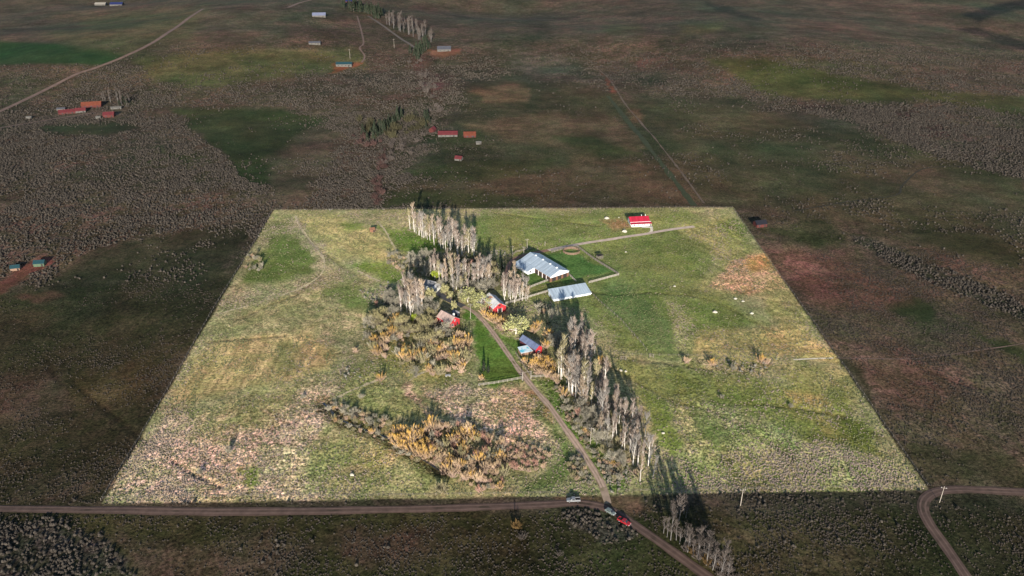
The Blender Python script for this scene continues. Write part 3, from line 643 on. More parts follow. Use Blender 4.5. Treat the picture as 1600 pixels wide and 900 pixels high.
# ------------------------------------------------------------------ buildings
WHITE = mat('white_painted_metal', (.62, .63, .64), .08, .8, .6)
ROOFW = mat('pale_blue_metal_roof', (.25, .295, .335), .10, .6, .5, spec=.4, streak=(1.4, .06, .06))
BROWN = mat('brown_board_wall', (.13, .065, .04), .3, 1.2, .85)
REDW = mat('red_board_wall', (.30, .02, .025), .25, 1.2, .8)
REDR = mat('red_metal_roof', (.26, .012, .028), .12, .7, .6, streak=(1.4, .1, .1))
RUST = mat('rusty_grey_metal_roof', (.42, .41, .40), .2, .9, .7, spots=((.26, .11, .045), .55, .5), streak=(1.2, .08, .08))
TANR = mat('weathered_pinkish_shingle_roof', (.30, .215, .185), .2, 1.2, .9, streak=(1.2, .2, .2))
SLATE = mat('dark_blue_metal_roof', (.10, .12, .19), .15, .8, .4, spec=.4, streak=(1.5, .08, .08))
TURQ = mat('pale_roof_with_turquoise_patch', (.36, .42, .45), .1, .8, .6, spots=((.07, .28, .36), .56, .35))
CREAM = mat('white_house_siding', (.55, .54, .50), .1, 1, .8)
GLASS = mat('dark_window_glass', (.02, .023, .03), .1, 1, .15, spec=.5)
DARKIN = mat('dark_doorway_boards', (.025, .02, .018), .2, 1, .9)
GREYR = mat('grey_shingle_roof', (.13, .13, .135), .2, 1, .85)
CONC = mat('grey_concrete_base', (.25, .24, .23), .15, 1, .9)
TEAL = mat('teal_metal_roof', (.012, .035, .042), .12, .6, .5)  # from here to the black roof: outside buildings, dimming put into the paint
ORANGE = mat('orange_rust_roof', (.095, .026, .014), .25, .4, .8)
DIMRED = mat('dimmed_red_roof', (.075, .014, .016), .25, .4, .8)
DIMWALL = mat('dimmed_white_wall', (.075, .070, .063), .12, .8, .85)  # white walls outside the parcel, dimmed by their colour
DIMRW = mat('dimmed_red_wall', (.06, .016, .014), .2, .8, .85)
DIMGREY = mat('dimmed_grey_roof', (.045, .046, .055), .15, .6, .8)
BLUER = mat('navy_metal_roof', (.014, .018, .06), .12, .6, .5)
GREENW = mat('pale_green_wall', (.055, .08, .05), .12, .8, .85)
BLACKR = mat('black_roof', (.010, .010, .014), .15, .8, .7)

def gable(root, L, W, he, hr, wallm, roofm, over=.4, pre='', roof2=None, th=.14):
    """gabled block along local x, centred on the root; returns the wall and the two roof slopes"""
    h = W / 2
    w = MB()
    v = [(-L / 2, -h, -.8), (L / 2, -h, -.8), (L / 2, h, -.8), (-L / 2, h, -.8), (-L / 2, -h, he), (L / 2, -h, he), (L / 2, h, he), (-L / 2, h, he), (-L / 2, 0, hr), (L / 2, 0, hr)]
    w.v = v; w.f = [(0, 1, 5, 4), (2, 3, 7, 6), (1, 2, 6, 9, 5), (3, 0, 4, 8, 7), (3, 2, 1, 0), (4, 5, 9, 8), (6, 7, 8, 9)]
    wall = w.build('wall', wallm, root)
    sl = (hr - he) / h; e = h + over; ze = he - sl * over; X = L / 2 + over; k = .03
    rs = []
    for s in (-1, 1):
        m = MB(); m.hexa([(-X, s * .01, hr + k), (X, s * .01, hr + k), (X, s * e, ze + k), (-X, s * e, ze + k), (-X, s * .01, hr + k + th), (X, s * .01, hr + k + th), (X, s * e, ze + k + th), (-X, s * e, ze + k + th)])
        rs.append(m.build('roof_slope', roofm if s < 0 or not roof2 else roof2, root))
        # raised seams of the roofing
    rc = MB().box(-X, X, -.16, .16, hr + k + th - .06, hr + k + th + .05).build('ridge_cap', roofm, root)
    return wall, rs
def window(root, x, y, z, w=1.1, h=1.2, axis='y', s=-1, fm=None, gm=None):
    """window on a wall whose outward normal is s*axis"""
    fm = fm or WHITE; d = .05
    if axis == 'y':
        f = MB().box(x - w / 2 - .12, x + w / 2 + .12, min(y, y + s * d), max(y, y + s * d), z - .12, z + h + .12).build('window', fm, root)
        MB().box(x - w / 2, x + w / 2, min(y + s * .02, y + s * .08), max(y + s * .02, y + s * .08), z, z + h).build('pane', gm or GLASS, f)
    else:
        f = MB().box(min(x, x + s * d), max(x, x + s * d), y - w / 2 - .12, y + w / 2 + .12, z - .12, z + h + .12).build('window', fm, root)
        MB().box(min(x + s * .02, x + s * .08), max(x + s * .02, x + s * .08), y - w / 2, y + w / 2, z, z + h).build('pane', gm or GLASS, f)
    return f
def door(root, x, y, w, h, axis='y', s=-1, m=None, name='door'):
    d = .07
    if axis == 'y': return MB().box(x - w / 2, x + w / 2, min(y, y + s * d), max(y, y + s * d), -.2, h).build(name, m or DARKIN, root)
    return MB().box(min(x, x + s * d), max(x, x + s * d), y - w / 2, y + w / 2, -.2, h).build(name, m or DARKIN, root)
def ridge_root(name, label, A, B, hr, cat='building', group=None):
    """root at the middle of a ridge given by two photo points at ridge height; local x runs from A to B"""
    a = P(*A, hr); b = P(*B, hr); L = math.hypot(b[0] - a[0], b[1] - a[1]); rz = math.atan2(b[1] - a[1], b[0] - a[0])
    cx, cy = (a[0] + b[0]) / 2, (a[1] + b[1]) / 2
    return thing(name, label, cat, (cx, cy, hz(cx, cy)), rz, group), L
def point_root(name, label, px, py, rz, cat='building', group=None):
    x, y = P(px, py); return thing(name, label, cat, (x, y, hz(x, y)), rz, group)

# the big riding barn: long gable along the pasture, catslide wing at its upper end
r, L = ridge_root('riding_barn', 'long white metal barn with pale blue roof and brown open side, beside the corral', (829, 394.5), (874.5, 421.5), 7.0)
gable(r, L, 15.5, 4.0, 7.0, BROWN, ROOFW, .5)
h = 15.5 / 2
x0, x1 = -L / 2, -L / 2 + 15.0   # catslide wing on the camera side (local -y)
wg = MB(); wg.hexa([(x0, -13.5, -.6), (x1, -13.5, -.6), (x1, -h - .01, -.6), (x0, -h - .01, -.6), (x0, -13.5, 2.6), (x1, -13.5, 2.6), (x1, -h - .01, 3.85), (x0, -h - .01, 3.85)])
wing = wg.build('wing_wall', WHITE, r)
sl = 3.0 / h
rf = MB(); rf.hexa([(x0 - .5, -14.2, 2.55), (x1 + .5, -14.2, 2.55), (x1 + .5, -h - .2, 4.12), (x0 - .5, -h - .2, 4.12), (x0 - .5, -14.2, 2.7), (x1 + .5, -14.2, 2.7), (x1 + .5, -h - .2, 4.28), (x0 - .5, -h - .2, 4.28)])
rf.build('wing_roof', ROOFW, r)
window(r, x1, -11.0, 1.0, 1.5, 1.2, 'x', 1)
gp = MB(); gp.v = [(L / 2 + .04, -h, 3.0), (L / 2 + .04, h, 3.0), (L / 2 + .04, h, 4.0), (L / 2 + .04, 0, 6.98), (L / 2 + .04, -h, 4.0), (L / 2 + .10, -h, 3.0), (L / 2 + .10, h, 3.0), (L / 2 + .10, h, 4.0), (L / 2 + .10, 0, 6.98), (L / 2 + .10, -h, 4.0)]
gp.f = [(4, 3, 2, 1, 0), (5, 6, 7, 8, 9), (0, 1, 6, 5), (1, 2, 7, 6), (4, 0, 5, 9)]
gp.build('gable_panel', WHITE, r)
for k in range(4):
    xx = x1 + 2.4 + k * 4.3
    door(r, xx, -h, 2.6, 2.9, 'y', -1, DARKIN, 'stall_door')
for k in range(5):
    xx = x1 + .3 + k * 4.3
    if xx < L / 2: MB().box(xx - .12, xx + .12, -h - .25, -h - .02, -.3, 3.9).build('post', WHITE, r)
for yy in (-4.6, 0, 4.6): door(r, L / 2, yy, 3.0, 2.8, 'x', 1, DARKIN, 'opening')

for xx in (-10, -2, 6, 13):
    if abs(xx) < L / 2: MB().box(xx - .5, xx + .5, -.45, .45, 7.05, 7.65).build('roof_vent', WHITE, r)
for xx in (-8, 0, 8): MB().box(xx - .6, xx + .6, -5.2, -3.6, 5.22, 5.32).build('skylight', mat('cloudy_skylight', (.30, .33, .34), .1, 1, .4), r)
# long mono-pitch shed in front of it
a = P(857, 452, 4.2); b = P(914, 442, 4.2); rz = math.atan2(b[1] - a[1], b[0] - a[0]); L = math.hypot(b[0] - a[0], b[1] - a[1])
cx, cy = (a[0] + b[0]) / 2, (a[1] + b[1]) / 2
r = thing('loafing_shed', 'low white shed with one long pale sloping roof below the big barn', 'shed', (cx, cy, hz(cx, cy)), rz)
D = 9.0
MB().hexa([(-L / 2, -D, -.8), (L / 2, -D, -.8), (L / 2, 0, -.8), (-L / 2, 0, -.8), (-L / 2, -D, 1.6), (L / 2, -D, 1.6), (L / 2, 0, 4.0), (-L / 2, 0, 4.0)]).build('wall', WHITE, r)
MB().hexa([(-L / 2 - .4, -D - .5, 1.56), (L / 2 + .4, -D - .5, 1.56), (L / 2 + .4, .4, 4.1), (-L / 2 - .4, .4, 4.1), (-L / 2 - .4, -D - .5, 1.72), (L / 2 + .4, -D - .5, 1.72), (L / 2 + .4, .4, 4.26), (-L / 2 - .4, .4, 4.26)]).build('roof', ROOFW, r)
MB().box(-L / 2 - .4, L / 2 + .4, -D - .62, -D - .51, 1.1, 1.74).build('fascia', WHITE, r)
for k in range(6): MB().box(-L / 2 + 1 + k * (L - 2) / 5 - .1, -L / 2 + 1 + k * (L - 2) / 5 + .1, -D - .12, -D - .02, -.5, 1.5).build('post', CONC, r)
door(r, -L / 2, -4, 1.2, 2.1, 'x', -1, CONC)

# house with the bright red roof
r, L = ridge_root('red_roofed_house', 'white house with bright red two-step metal roof at the top of the pasture', (983.5, 338.6), (1012.5, 337.8), 5.6)
gable(r, L, 8.0, 3.4, 5.6, CREAM, REDR, .5)
MB().hexa([(-L / 2 - .4, -7.2, 2.35), (L / 2 + 1.6, -7.2, 2.35), (L / 2 + 1.2, -4.1, 3.0), (-L / 2 - .4, -4.1, 3.0), (-L / 2 - .4, -7.2, 2.5), (L / 2 + 1.6, -7.2, 2.5), (L / 2 + 1.2, -4.1, 3.16), (-L / 2 - .4, -4.1, 3.16)]).build('porch_roof', REDR, r)
MB().box(-L / 2 + .2, L / 2 + 1.0, -6.6, -4.02, -.8, 2.3).build('porch_wall', CREAM, r)
MB().box(-L / 2 - .45, L / 2 + 1.2, -4.62, -4.47, 3.02, 3.22).build('snow_rail', WHITE, r)
for k, xx in enumerate((-4.8, -1.8, 1.2, 2.8, 5.0)): window(r, xx, -6.6, .9, .9, 1.0, 'y', -1)
door(r, L / 2 + .2, -6.6, 1.0, 2.0, 'y', -1)
MB().box(0.6, L / 2 + 1.8, -8.4, -6.65, -.6, .25).build('deck', CONC, r)
window(r, -L / 2, -1, 1.2, 1.1, 1.2, 'x', -1)
MB().box(2.3, 2.6, 1.2, 1.5, 4.5, 6.5).build('flue', WHITE, r); MB().box(5.3, 5.6, 1.2, 1.5, 4.5, 6.5).build('flue', WHITE, r)

# red barn with rusty roof
r, L = ridge_root('red_barn', 'red barn with patched rusty grey roof and dark open doorway by the drive', (764.5, 457.8), (780.5, 473.6), 6.6)
gable(r, L, 8.6, 3.8, 6.6, REDW, RUST, .35)
door(r, L / 2, 0.2, 2.6, 3.0, 'x', 1, DARKIN, 'doorway')
MB().box(L / 2 + .01, L / 2 + .09, -.7, .7, 4.4, 5.5).build('loft_door', DARKIN, r)
for s in (-1, 1): MB().box(L / 2 + .02, L / 2 + .12, .2 + s * 1.42 - .1, .2 + s * 1.42 + .1, -.2, 3.1).build('door_trim', CREAM, r)
for xx in (-4, 0, 4): window(r, xx, -4.3, 1.3, .8, .8, 'y', -1)
# red house with pinkish roof
r, L = ridge_root('red_house', 'red house with weathered pinkish roof behind a bare grey tree by the drive', (690.0, 485.2), (710.5, 495.6), 6.2)
gable(r, L, 7.6, 3.6, 6.2, REDW, TANR, .4)
window(r, L / 2, 0, 3.6, .8, .9, 'x', 1); window(r, L / 2, -1.8, 1.0, 1.0, 1.2, 'x', 1)
for xx in (-3, .5, 3): window(r, xx, -3.8, 1.2, .9, 1.1, 'y', -1)
MB().box(2.6, 3.4, 1.4, 2.2, 4.6, 7.0).build('chimney', CREAM, r)
door(r, L / 2, 1.8, 1.0, 2.1, 'x', 1)
# blue roofed house with white porch wing
r, L = ridge_root('blue_roofed_house', 'house with dark blue roof, pale turquoise-patched lower roof and red gable end', (817.5, 523.8), (842, 539.5), 5.8)
gable(r, L, 4.8, 4.0, 5.8, mat('dark_plum_wall', (.06, .018, .022), .2, 1, .85), SLATE, .4)
ga = MB(); ga.v = [(L / 2 + .04, -2.3, -.3), (L / 2 + .04, 2.3, -.3), (L / 2 + .04, 2.3, 4.0), (L / 2 + .04, 0, 5.7), (L / 2 + .04, -2.3, 4.0), (L / 2 + .1, -2.3, -.3), (L / 2 + .1, 2.3, -.3), (L / 2 + .1, 2.3, 4.0), (L / 2 + .1, 0, 5.7), (L / 2 + .1, -2.3, 4.0)]
ga.f = [(4, 3, 2, 1, 0), (5, 6, 7, 8, 9), (0, 1, 6, 5), (1, 2, 7, 6), (4, 0, 5, 9), (2, 3, 8, 7), (3, 4, 9, 8)]; ga.build('gable_cladding', REDW, r)
window(r, L / 2 + .1, 0, 1.2, 1.2, 1.2, 'x', 1)
a = P(809.5, 542.5, 3.2); b = P(836, 537, 3.2); mx_, my_ = (a[0] + b[0]) / 2, (a[1] + b[1]) / 2; WL = math.hypot(b[0] - a[0], b[1] - a[1]); wrz = math.atan2(b[1] - a[1], b[0] - a[0])
inv = Matrix.Translation(r.location) @ Matrix.Rotation(r.rotation_euler[2], 4, 'Z'); inv.invert()
M = inv @ (Matrix.Translation((mx_, my_, r.location.z)) @ Matrix.Rotation(wrz, 4, 'Z'))
def wpart(mb, name, m):
    mb.v = [tuple(M @ Vector(v)) for v in mb.v]; return mb.build(name, m, r)
wpart(MB().hexa([(-WL / 2, -4.6, -.6), (WL / 2, -4.6, -.6), (WL / 2, -.1, -.6), (-WL / 2, -.1, -.6), (-WL / 2, -4.6, 2.1), (WL / 2, -4.6, 2.1), (WL / 2, -.1, 3.1), (-WL / 2, -.1, 3.1)]), 'porch_wall', mat('tan_board_wall', (.20, .12, .085), .2, 1, .85))
wpart(MB().hexa([(-WL / 2 - .3, -5.1, 2.06), (WL / 2 + .3, -5.1, 2.06), (WL / 2 + .3, .1, 3.16), (-WL / 2 - .3, .1, 3.16), (-WL / 2 - .3, -5.1, 2.22), (WL / 2 + .3, -5.1, 2.22), (WL / 2 + .3, .1, 3.32), (-WL / 2 - .3, .1, 3.32)]), 'porch_roof', TURQ)
# small white house among the trees
r, L = ridge_root('white_house', 'small white house half hidden by bare trees at the end of the drive', (664, 437), (679.5, 440), 5.2)
gable(r, L, 7.0, 3.2, 5.2, CREAM, GREYR, .4)
for xx in (-2.5, .5): window(r, xx, -3.5, 1.0, 1.0, 1.3, 'y', -1)
door(r, 2.8, -3.5, 1.0, 2.1)
gp = MB(); gp.hexa([(L / 2 - .2, -4.5, -.6), (L / 2 + 3.2, -4.5, -.6), (L / 2 + 3.2, 1.5, -.6), (L / 2 - .2, 1.5, -.6), (L / 2 - .2, -4.5, 3.0), (L / 2 + 3.2, -4.5, 3.0), (L / 2 + 3.2, 1.5, 3.0), (L / 2 - .2, 1.5, 3.0)]); gp.build('side_wing', CREAM, r)
rp = MB(); rp.v = [(L / 2 - .4, -4.9, 2.95), (L / 2 + 3.5, -4.9, 2.95), (L / 2 + 3.5, 1.8, 2.95), (L / 2 - .4, 1.8, 2.95), (L / 2 + 1.5, -2.8, 4.6), (L / 2 + 1.5, .2, 4.6)]; rp.f = [(0, 1, 4), (1, 2, 5, 4), (2, 3, 5), (3, 0, 4, 5), (3, 2, 1, 0)]; rp.build('wing_roof', mat('pale_grey_roof', (.30, .30, .30), .15, 1, .8), r)
window(r, L / 2 + 1.5, -4.5, 1.0, 1.2, 1.3, 'y', -1)

def hut(name, label, px, py, rz, L, W, he, hr, wm, rm, cat='shed', wins=(), gwin=False, dr=True, group=None):
    r = point_root(name, label, px, py, rz, cat, group); gable(r, L, W, he, hr, wm, rm, .3)
    for xx in wins: window(r, xx, -W / 2, he * .35, 1.0, he * .35, 'y', -1, DIMWALL if wm in (DIMRW, DIMWALL, GREENW) else WHITE)
    if dr: door(r, L * .3, -W / 2, 1.1, min(2.1, he * .8))
    return r
hut('garden_shed', 'tiny grey-roofed shed just behind the red house', 712.5, 492, -.6, 3.6, 2.6, 2.0, 2.9, CONC, GREYR)
hut('brown_hut', 'small brown hut on bare red soil in the upper hay field', 582, 361.5, .2, 3.6, 3.0, 2.0, 3.0, BROWN, BROWN)
hut('dark_roofed_shed', 'small dull red shed with black roof standing just east of the parcel', 1187, 353, .25, 8.5, 6, 2.6, 4.6, DIMRW, BLACKR, wins=(-2,))
# neighbouring ranches and far houses
FARG = 'buildings of the red-roofed neighbouring ranch'
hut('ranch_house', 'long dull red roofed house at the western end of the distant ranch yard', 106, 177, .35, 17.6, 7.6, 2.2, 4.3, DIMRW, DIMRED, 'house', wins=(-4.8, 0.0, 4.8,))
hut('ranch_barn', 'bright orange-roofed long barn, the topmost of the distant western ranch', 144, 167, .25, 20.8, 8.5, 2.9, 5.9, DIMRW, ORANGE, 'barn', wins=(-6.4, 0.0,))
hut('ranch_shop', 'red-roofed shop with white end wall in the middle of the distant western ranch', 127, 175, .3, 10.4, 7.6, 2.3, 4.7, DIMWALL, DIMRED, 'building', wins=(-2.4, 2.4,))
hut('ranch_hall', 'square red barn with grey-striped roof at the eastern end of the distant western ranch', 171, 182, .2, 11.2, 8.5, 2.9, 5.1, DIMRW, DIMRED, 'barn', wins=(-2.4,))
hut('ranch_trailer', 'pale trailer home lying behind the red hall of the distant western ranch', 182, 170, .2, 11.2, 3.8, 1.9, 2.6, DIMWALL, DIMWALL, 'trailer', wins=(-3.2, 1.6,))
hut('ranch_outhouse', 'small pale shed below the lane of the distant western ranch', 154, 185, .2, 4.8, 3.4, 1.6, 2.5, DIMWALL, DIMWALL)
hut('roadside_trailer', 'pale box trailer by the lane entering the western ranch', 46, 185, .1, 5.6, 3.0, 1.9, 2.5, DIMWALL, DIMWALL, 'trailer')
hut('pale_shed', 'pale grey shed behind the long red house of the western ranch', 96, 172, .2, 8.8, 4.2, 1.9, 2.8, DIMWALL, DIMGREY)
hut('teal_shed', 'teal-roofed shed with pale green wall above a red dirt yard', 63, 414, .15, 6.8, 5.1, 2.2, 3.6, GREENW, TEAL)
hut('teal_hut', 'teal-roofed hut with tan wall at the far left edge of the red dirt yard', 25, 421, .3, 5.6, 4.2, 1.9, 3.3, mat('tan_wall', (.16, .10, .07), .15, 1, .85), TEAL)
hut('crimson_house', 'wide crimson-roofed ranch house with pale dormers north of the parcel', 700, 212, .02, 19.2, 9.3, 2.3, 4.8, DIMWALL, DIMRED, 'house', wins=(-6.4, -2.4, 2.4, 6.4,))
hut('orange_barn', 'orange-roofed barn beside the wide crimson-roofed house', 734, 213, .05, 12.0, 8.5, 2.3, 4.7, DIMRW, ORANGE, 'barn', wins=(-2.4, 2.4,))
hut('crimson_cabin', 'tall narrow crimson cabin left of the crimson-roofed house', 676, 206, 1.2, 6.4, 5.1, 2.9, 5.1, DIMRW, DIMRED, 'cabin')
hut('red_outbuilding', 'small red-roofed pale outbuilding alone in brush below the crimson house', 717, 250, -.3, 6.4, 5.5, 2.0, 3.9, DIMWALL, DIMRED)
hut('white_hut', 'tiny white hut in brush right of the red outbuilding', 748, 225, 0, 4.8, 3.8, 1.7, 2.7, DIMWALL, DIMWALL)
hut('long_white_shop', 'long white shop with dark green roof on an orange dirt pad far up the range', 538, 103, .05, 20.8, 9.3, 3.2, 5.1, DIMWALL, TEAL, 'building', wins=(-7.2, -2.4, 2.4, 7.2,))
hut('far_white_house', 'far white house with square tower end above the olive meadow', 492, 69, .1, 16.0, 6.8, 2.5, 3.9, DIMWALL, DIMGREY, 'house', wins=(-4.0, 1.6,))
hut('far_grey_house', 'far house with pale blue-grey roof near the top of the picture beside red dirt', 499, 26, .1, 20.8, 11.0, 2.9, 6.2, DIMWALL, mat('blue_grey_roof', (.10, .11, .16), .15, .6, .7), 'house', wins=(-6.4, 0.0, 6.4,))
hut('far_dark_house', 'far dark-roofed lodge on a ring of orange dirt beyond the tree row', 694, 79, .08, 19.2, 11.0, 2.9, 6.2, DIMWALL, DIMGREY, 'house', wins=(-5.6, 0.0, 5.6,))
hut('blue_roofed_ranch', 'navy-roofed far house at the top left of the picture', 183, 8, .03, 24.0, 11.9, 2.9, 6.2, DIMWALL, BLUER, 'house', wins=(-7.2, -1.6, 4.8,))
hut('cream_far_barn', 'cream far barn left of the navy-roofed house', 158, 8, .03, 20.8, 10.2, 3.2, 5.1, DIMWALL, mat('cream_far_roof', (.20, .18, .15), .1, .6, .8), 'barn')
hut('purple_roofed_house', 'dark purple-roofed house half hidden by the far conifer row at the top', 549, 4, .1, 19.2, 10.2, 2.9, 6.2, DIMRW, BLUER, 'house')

# ------------------------------------------------------------------ fences, poles, gates
WOODW = mat('whitewashed_rail', (.23, .205, .175), .25, 1, .85)
WOODG = mat('weathered_grey_wood', (.16, .135, .115), .25, 1.2, .9)
POLEM = mat('pale_pole_wood', (.30, .26, .22), .2, 1, .9)
def rail_fence(name, label, pxs, m, hgt=1.4, rails=3, rw=.16, every=2.8, group=None, closed=False, cat='fence', world=None):
    W = world or PP(pxs); pts = []
    for a, b in zip(W[:-1], W[1:]):
        n = max(1, round(math.hypot(b[0] - a[0], b[1] - a[1]) / every))
        pts += [(a[0] + (b[0] - a[0]) * k / n, a[1] + (b[1] - a[1]) * k / n) for k in range(n)]
    pts.append(W[-1]); z0 = hz(*pts[0]); o = thing(name, label, cat, (pts[0][0], pts[0][1], z0), 0, group)
    ps = MB(); rl = MB()
    for x, y in pts:
        z = hz(x, y) - z0; X, Y = x - pts[0][0], y - pts[0][1]; ps.box(X - .1, X + .1, Y - .1, Y + .1, z - .4, z + hgt + .1)
    for a, b in zip(pts[:-1], pts[1:]):
        A = Vector((a[0] - pts[0][0], a[1] - pts[0][1], hz(*a) - z0)); B = Vector((b[0] - pts[0][0], b[1] - pts[0][1], hz(*b) - z0))
        d = (B - A).normalized(); n = Vector((-d.y, d.x, 0)) * .04
        for k in range(rails):
            z = hgt * (k + .8) / rails; u = Vector((0, 0, z)); w = Vector((0, 0, rw))
            rl.hexa([A + u - n, B + u - n, B + u + n, A + u + n, A + u + w - n, B + u + w - n, B + u + w + n, A + u + w + n])
    p = ps.build('posts', m, o); rr = rl.build('rails', m, o); return o
rail_fence('corral_fence', 'white board fence running from the shed to the far corner of the green corral', [(920, 443), (967, 430.5)], WOODW, 1.6, 4, .24)
rail_fence('corral_fence', 'grey board fence along the north-east side of the green corral', [(967, 430), (930, 407), (903, 387)], WOODG, 1.6, 4, .22)
rail_fence('corral_fence', 'dark rail fence between the barn track and the green corral', [(902, 386.5), (880, 390), (862, 395)], WOODG, 1.5, 3, .2)
rail_fence('corral_fence', 'white board fence from the aspen grove to the open end of the big barn', [(826, 451), (845, 443.5), (862, 437), (876, 432), (889, 430)], WOODW, 1.5, 4, .22)
rail_fence('corral_fence', 'short white fence joining the open barn end to the long shed', [(889, 430), (900, 441)], WOODW, 1.5, 4, .22)
rail_fence('corral_fence', 'white board fence from the red barn to the lower end of the long shed', [(783, 476.5), (805, 472), (830, 464), (857, 456)], WOODW, 1.4, 4, .22)
rail_fence('pasture_fence', 'sagging post fence running down the pasture from the long shed', [(921, 455), (935, 470), (970, 500), (1005, 540), (1010, 548)], WOODG, 1.3, 2, .07, 4)
rail_fence('lawn_fence', 'pale rail fence along the bottom of the lawn, left of the drive gate', [(748, 603), (772, 600), (800, 595), (816, 592)], WOODW, 1.5, 3, .15)
rail_fence('lawn_fence', 'short pale fence right of the drive gate under orange shrubs', [(830, 590), (845, 589.5), (862, 588)], WOODW, 1.4, 3, .15)
rail_fence('drive_fence', 'dark rail fence along the drive below the blue-roofed house', [(806, 553), (816, 568), (827, 586)], WOODG, 1.4, 3, .14)
rail_fence('yard_fence', 'broken dark corral panels behind the top of the big barn', [(800, 400), (806, 395), (818, 392), (830, 390)], WOODG, 1.5, 3, .18)
c = P(893, 394); ring = [(c[0] + 5.8 * math.cos(t), c[1] + 5.2 * math.sin(t)) for t in np.linspace(0, 2 * math.pi, 19)]
rail_fence('round_pen', 'small round pen of brown panels in the upper corner of the green corral', None, mat('brown_panel', (.17, .11, .08), .2, 1, .85), 1.7, 4, .26, 2, cat='pen', world=ring)
WIRE = mat('fence_post_wood', (.13, .11, .09), .2, 1, .9)
for nm, pts in (('along the county road at the bottom of the parcel', [(160, 779), (500, 776), (880, 771)]), ('between the drive and the bottom right corner', [(965, 768), (1200, 764), (1444, 760)]),
                ('up the left side of the parcel', [(158, 782), (290, 560), (424, 332)]), ('up the right side of the parcel', [(1449, 758), (1300, 545), (1147, 328)]), ('across the top of the parcel', [(430, 329), (780, 327), (1144, 325)]),
                ('crossing the lower right pasture', [(960, 554), (1030, 556), (1075, 556), (1205, 562)])):
    rail_fence('wire_fence', 'thin post and wire fence ' + nm, pts, WIRE, 1.25, 3, .025, 5, 'wire fences of the parcel')
def pole(label, px, py, hgt, arm=True, group='utility poles'):
    x, y = P(px, py); o = thing('utility_pole', label, 'pole', (x, y, hz(x, y)), random.uniform(-.3, .3), group)
    MB().tube([(0, 0, -1), (0, 0, hgt * .5), (0, 0, hgt)], [.15, .13, .09], 8).build('pole', POLEM, o)
    if arm:
        a = MB().box(-1.2, 1.2, -.07, .07, hgt - 1.0, hgt - .82).build('crossarm', WOODG, o)
        for xx in (-1.0, 0, 1.0): MB().tube([(xx, 0, hgt - .82), (xx, 0, hgt - .55)], [.07, .05], 6).build('insulator', WHITE, a)
    return o
for l, x, y, h_ in (('tall pale pole left of the barn track bend', 800.6, 400, 8), ('pale pole touching the left corner of the big barn', 818.4, 399, 7), ('pale pole behind the peak of the big barn', 823.6, 390, 8.5),
                    ('pole at the edge of the grey brush above the white house', 639.5, 411, 9), ('pole by the dark trees above the yard track', 775, 404, 7),
                    ('tall pale pole beside the drive between the two red buildings', 735.3, 498, 10.5), ('slim tall pole in brush right of the drive', 922.5, 694, 10),
                    ('power pole at the bottom fence of the right-hand field', 1157, 790, 9.5), ('slim leaning power pole at the bend of the side road', 1468, 785, 9),
                    ('small white marker post above the big barn', 851.5, 384, 3.5), ('far power pole beside the long white shop', 547, 92, 13), ('far power pole right of the far lane', 616, 75, 13)):
    pole(l, x, y, h_, h_ > 6)
a = P(816.5, 594.5); b = P(829.5, 592.5); g = thing('drive_gate', 'tall ranch gate frame of pale posts where the drive enters the yard', 'gate', (a[0], a[1], hz(*a)), math.atan2(b[1] - a[1], b[0] - a[0])); w = math.hypot(b[0] - a[0], b[1] - a[1])
for xx in (0, w): MB().tube([(xx, 0, -.5), (xx, 0, 5.2)], [.22, .18], 8).build('post', WOODW, g)
MB().tube([(-.6, 0, 5.0), (w + .6, 0, 5.0)], [.13, .13], 8).build('crossbeam', WOODG, g)
for lab, A, B in (('dark timber frame gate standing alone in the pasture above the ditch', (970, 562), (978, 562.5)), ('small timber frame gate further right in the pasture', (1015, 558), (1021, 559))):
    a = P(*A); b = P(*B); w = math.hypot(b[0] - a[0], b[1] - a[1]); g = thing('pasture_gate', lab, 'gate', (a[0], a[1], hz(*a)), math.atan2(b[1] - a[1], b[0] - a[0]))
    for xx in (0, w): MB().box(xx - .12, xx + .12, -.12, .12, -.4, 2.4).build('post', WOODG, g)
    for zz in (.5, 1.1, 2.2): MB().box(.13, w - .13, -.05, .05, zz, zz + .14).build('rail', WOODG, g)
# weathered feeder by the corral fence, small footbridge over the creek, slab in the meadow
x, y = P(937, 404); r = thing('hay_feeder', 'dark weathered loading chute outside the corral fence', 'chute', (x, y, hz(x, y)), .5)
for s in (-1, 1):
    for xx in (-1.8, 0, 1.8): MB().box(xx - .1, xx + .1, s * 1.2 - .1, s * 1.2 + .1, -.3, 2.6).build('post', WOODG, r)
    for zz in (.6, 1.4, 2.2): MB().box(-2.0, 2.0, s * 1.2 - .15, s * 1.2 - .101, zz, zz + .22).build('rail', WOODG, r)
MB().box(-2.2, 2.2, -1.5, 1.5, 2.62, 2.75).build('roof', DARKIN, r)
a = P(679, 655); b = P(700, 665); r = thing('footbridge', 'narrow pale wooden footbridge at the upper edge of the willow thicket', 'bridge', ((a[0] + b[0]) / 2, (a[1] + b[1]) / 2, hz((a[0] + b[0]) / 2, (a[1] + b[1]) / 2) + .5), math.atan2(b[1] - a[1], b[0] - a[0])); w = math.hypot(b[0] - a[0], b[1] - a[1])
MB().box(-w / 2, w / 2, -.6, .6, -.1, .1).build('deck', WOODW, r)
for s in (-1, 1):
    MB().box(-w / 2, w / 2, s * .58 - .05, s * .58 + .05, .95, 1.07).build('handrail', WOODW, r)
    for k in range(6): MB().box(-w / 2 + .2 + k * (w - .4) / 5 - .06, -w / 2 + .2 + k * (w - .4) / 5 + .06, s * .58 - .045, s * .58 + .045, -1.2, .95).build('baluster', WOODW, r)
x, y = P(700, 588); r = thing('stone_table', 'small grey slab table in the tan meadow left of the lawn', 'table', (x, y, hz(x, y)), .1)
MB().box(-1.5, 1.5, -.8, .8, .7, .9).build('slab', CONC, r)
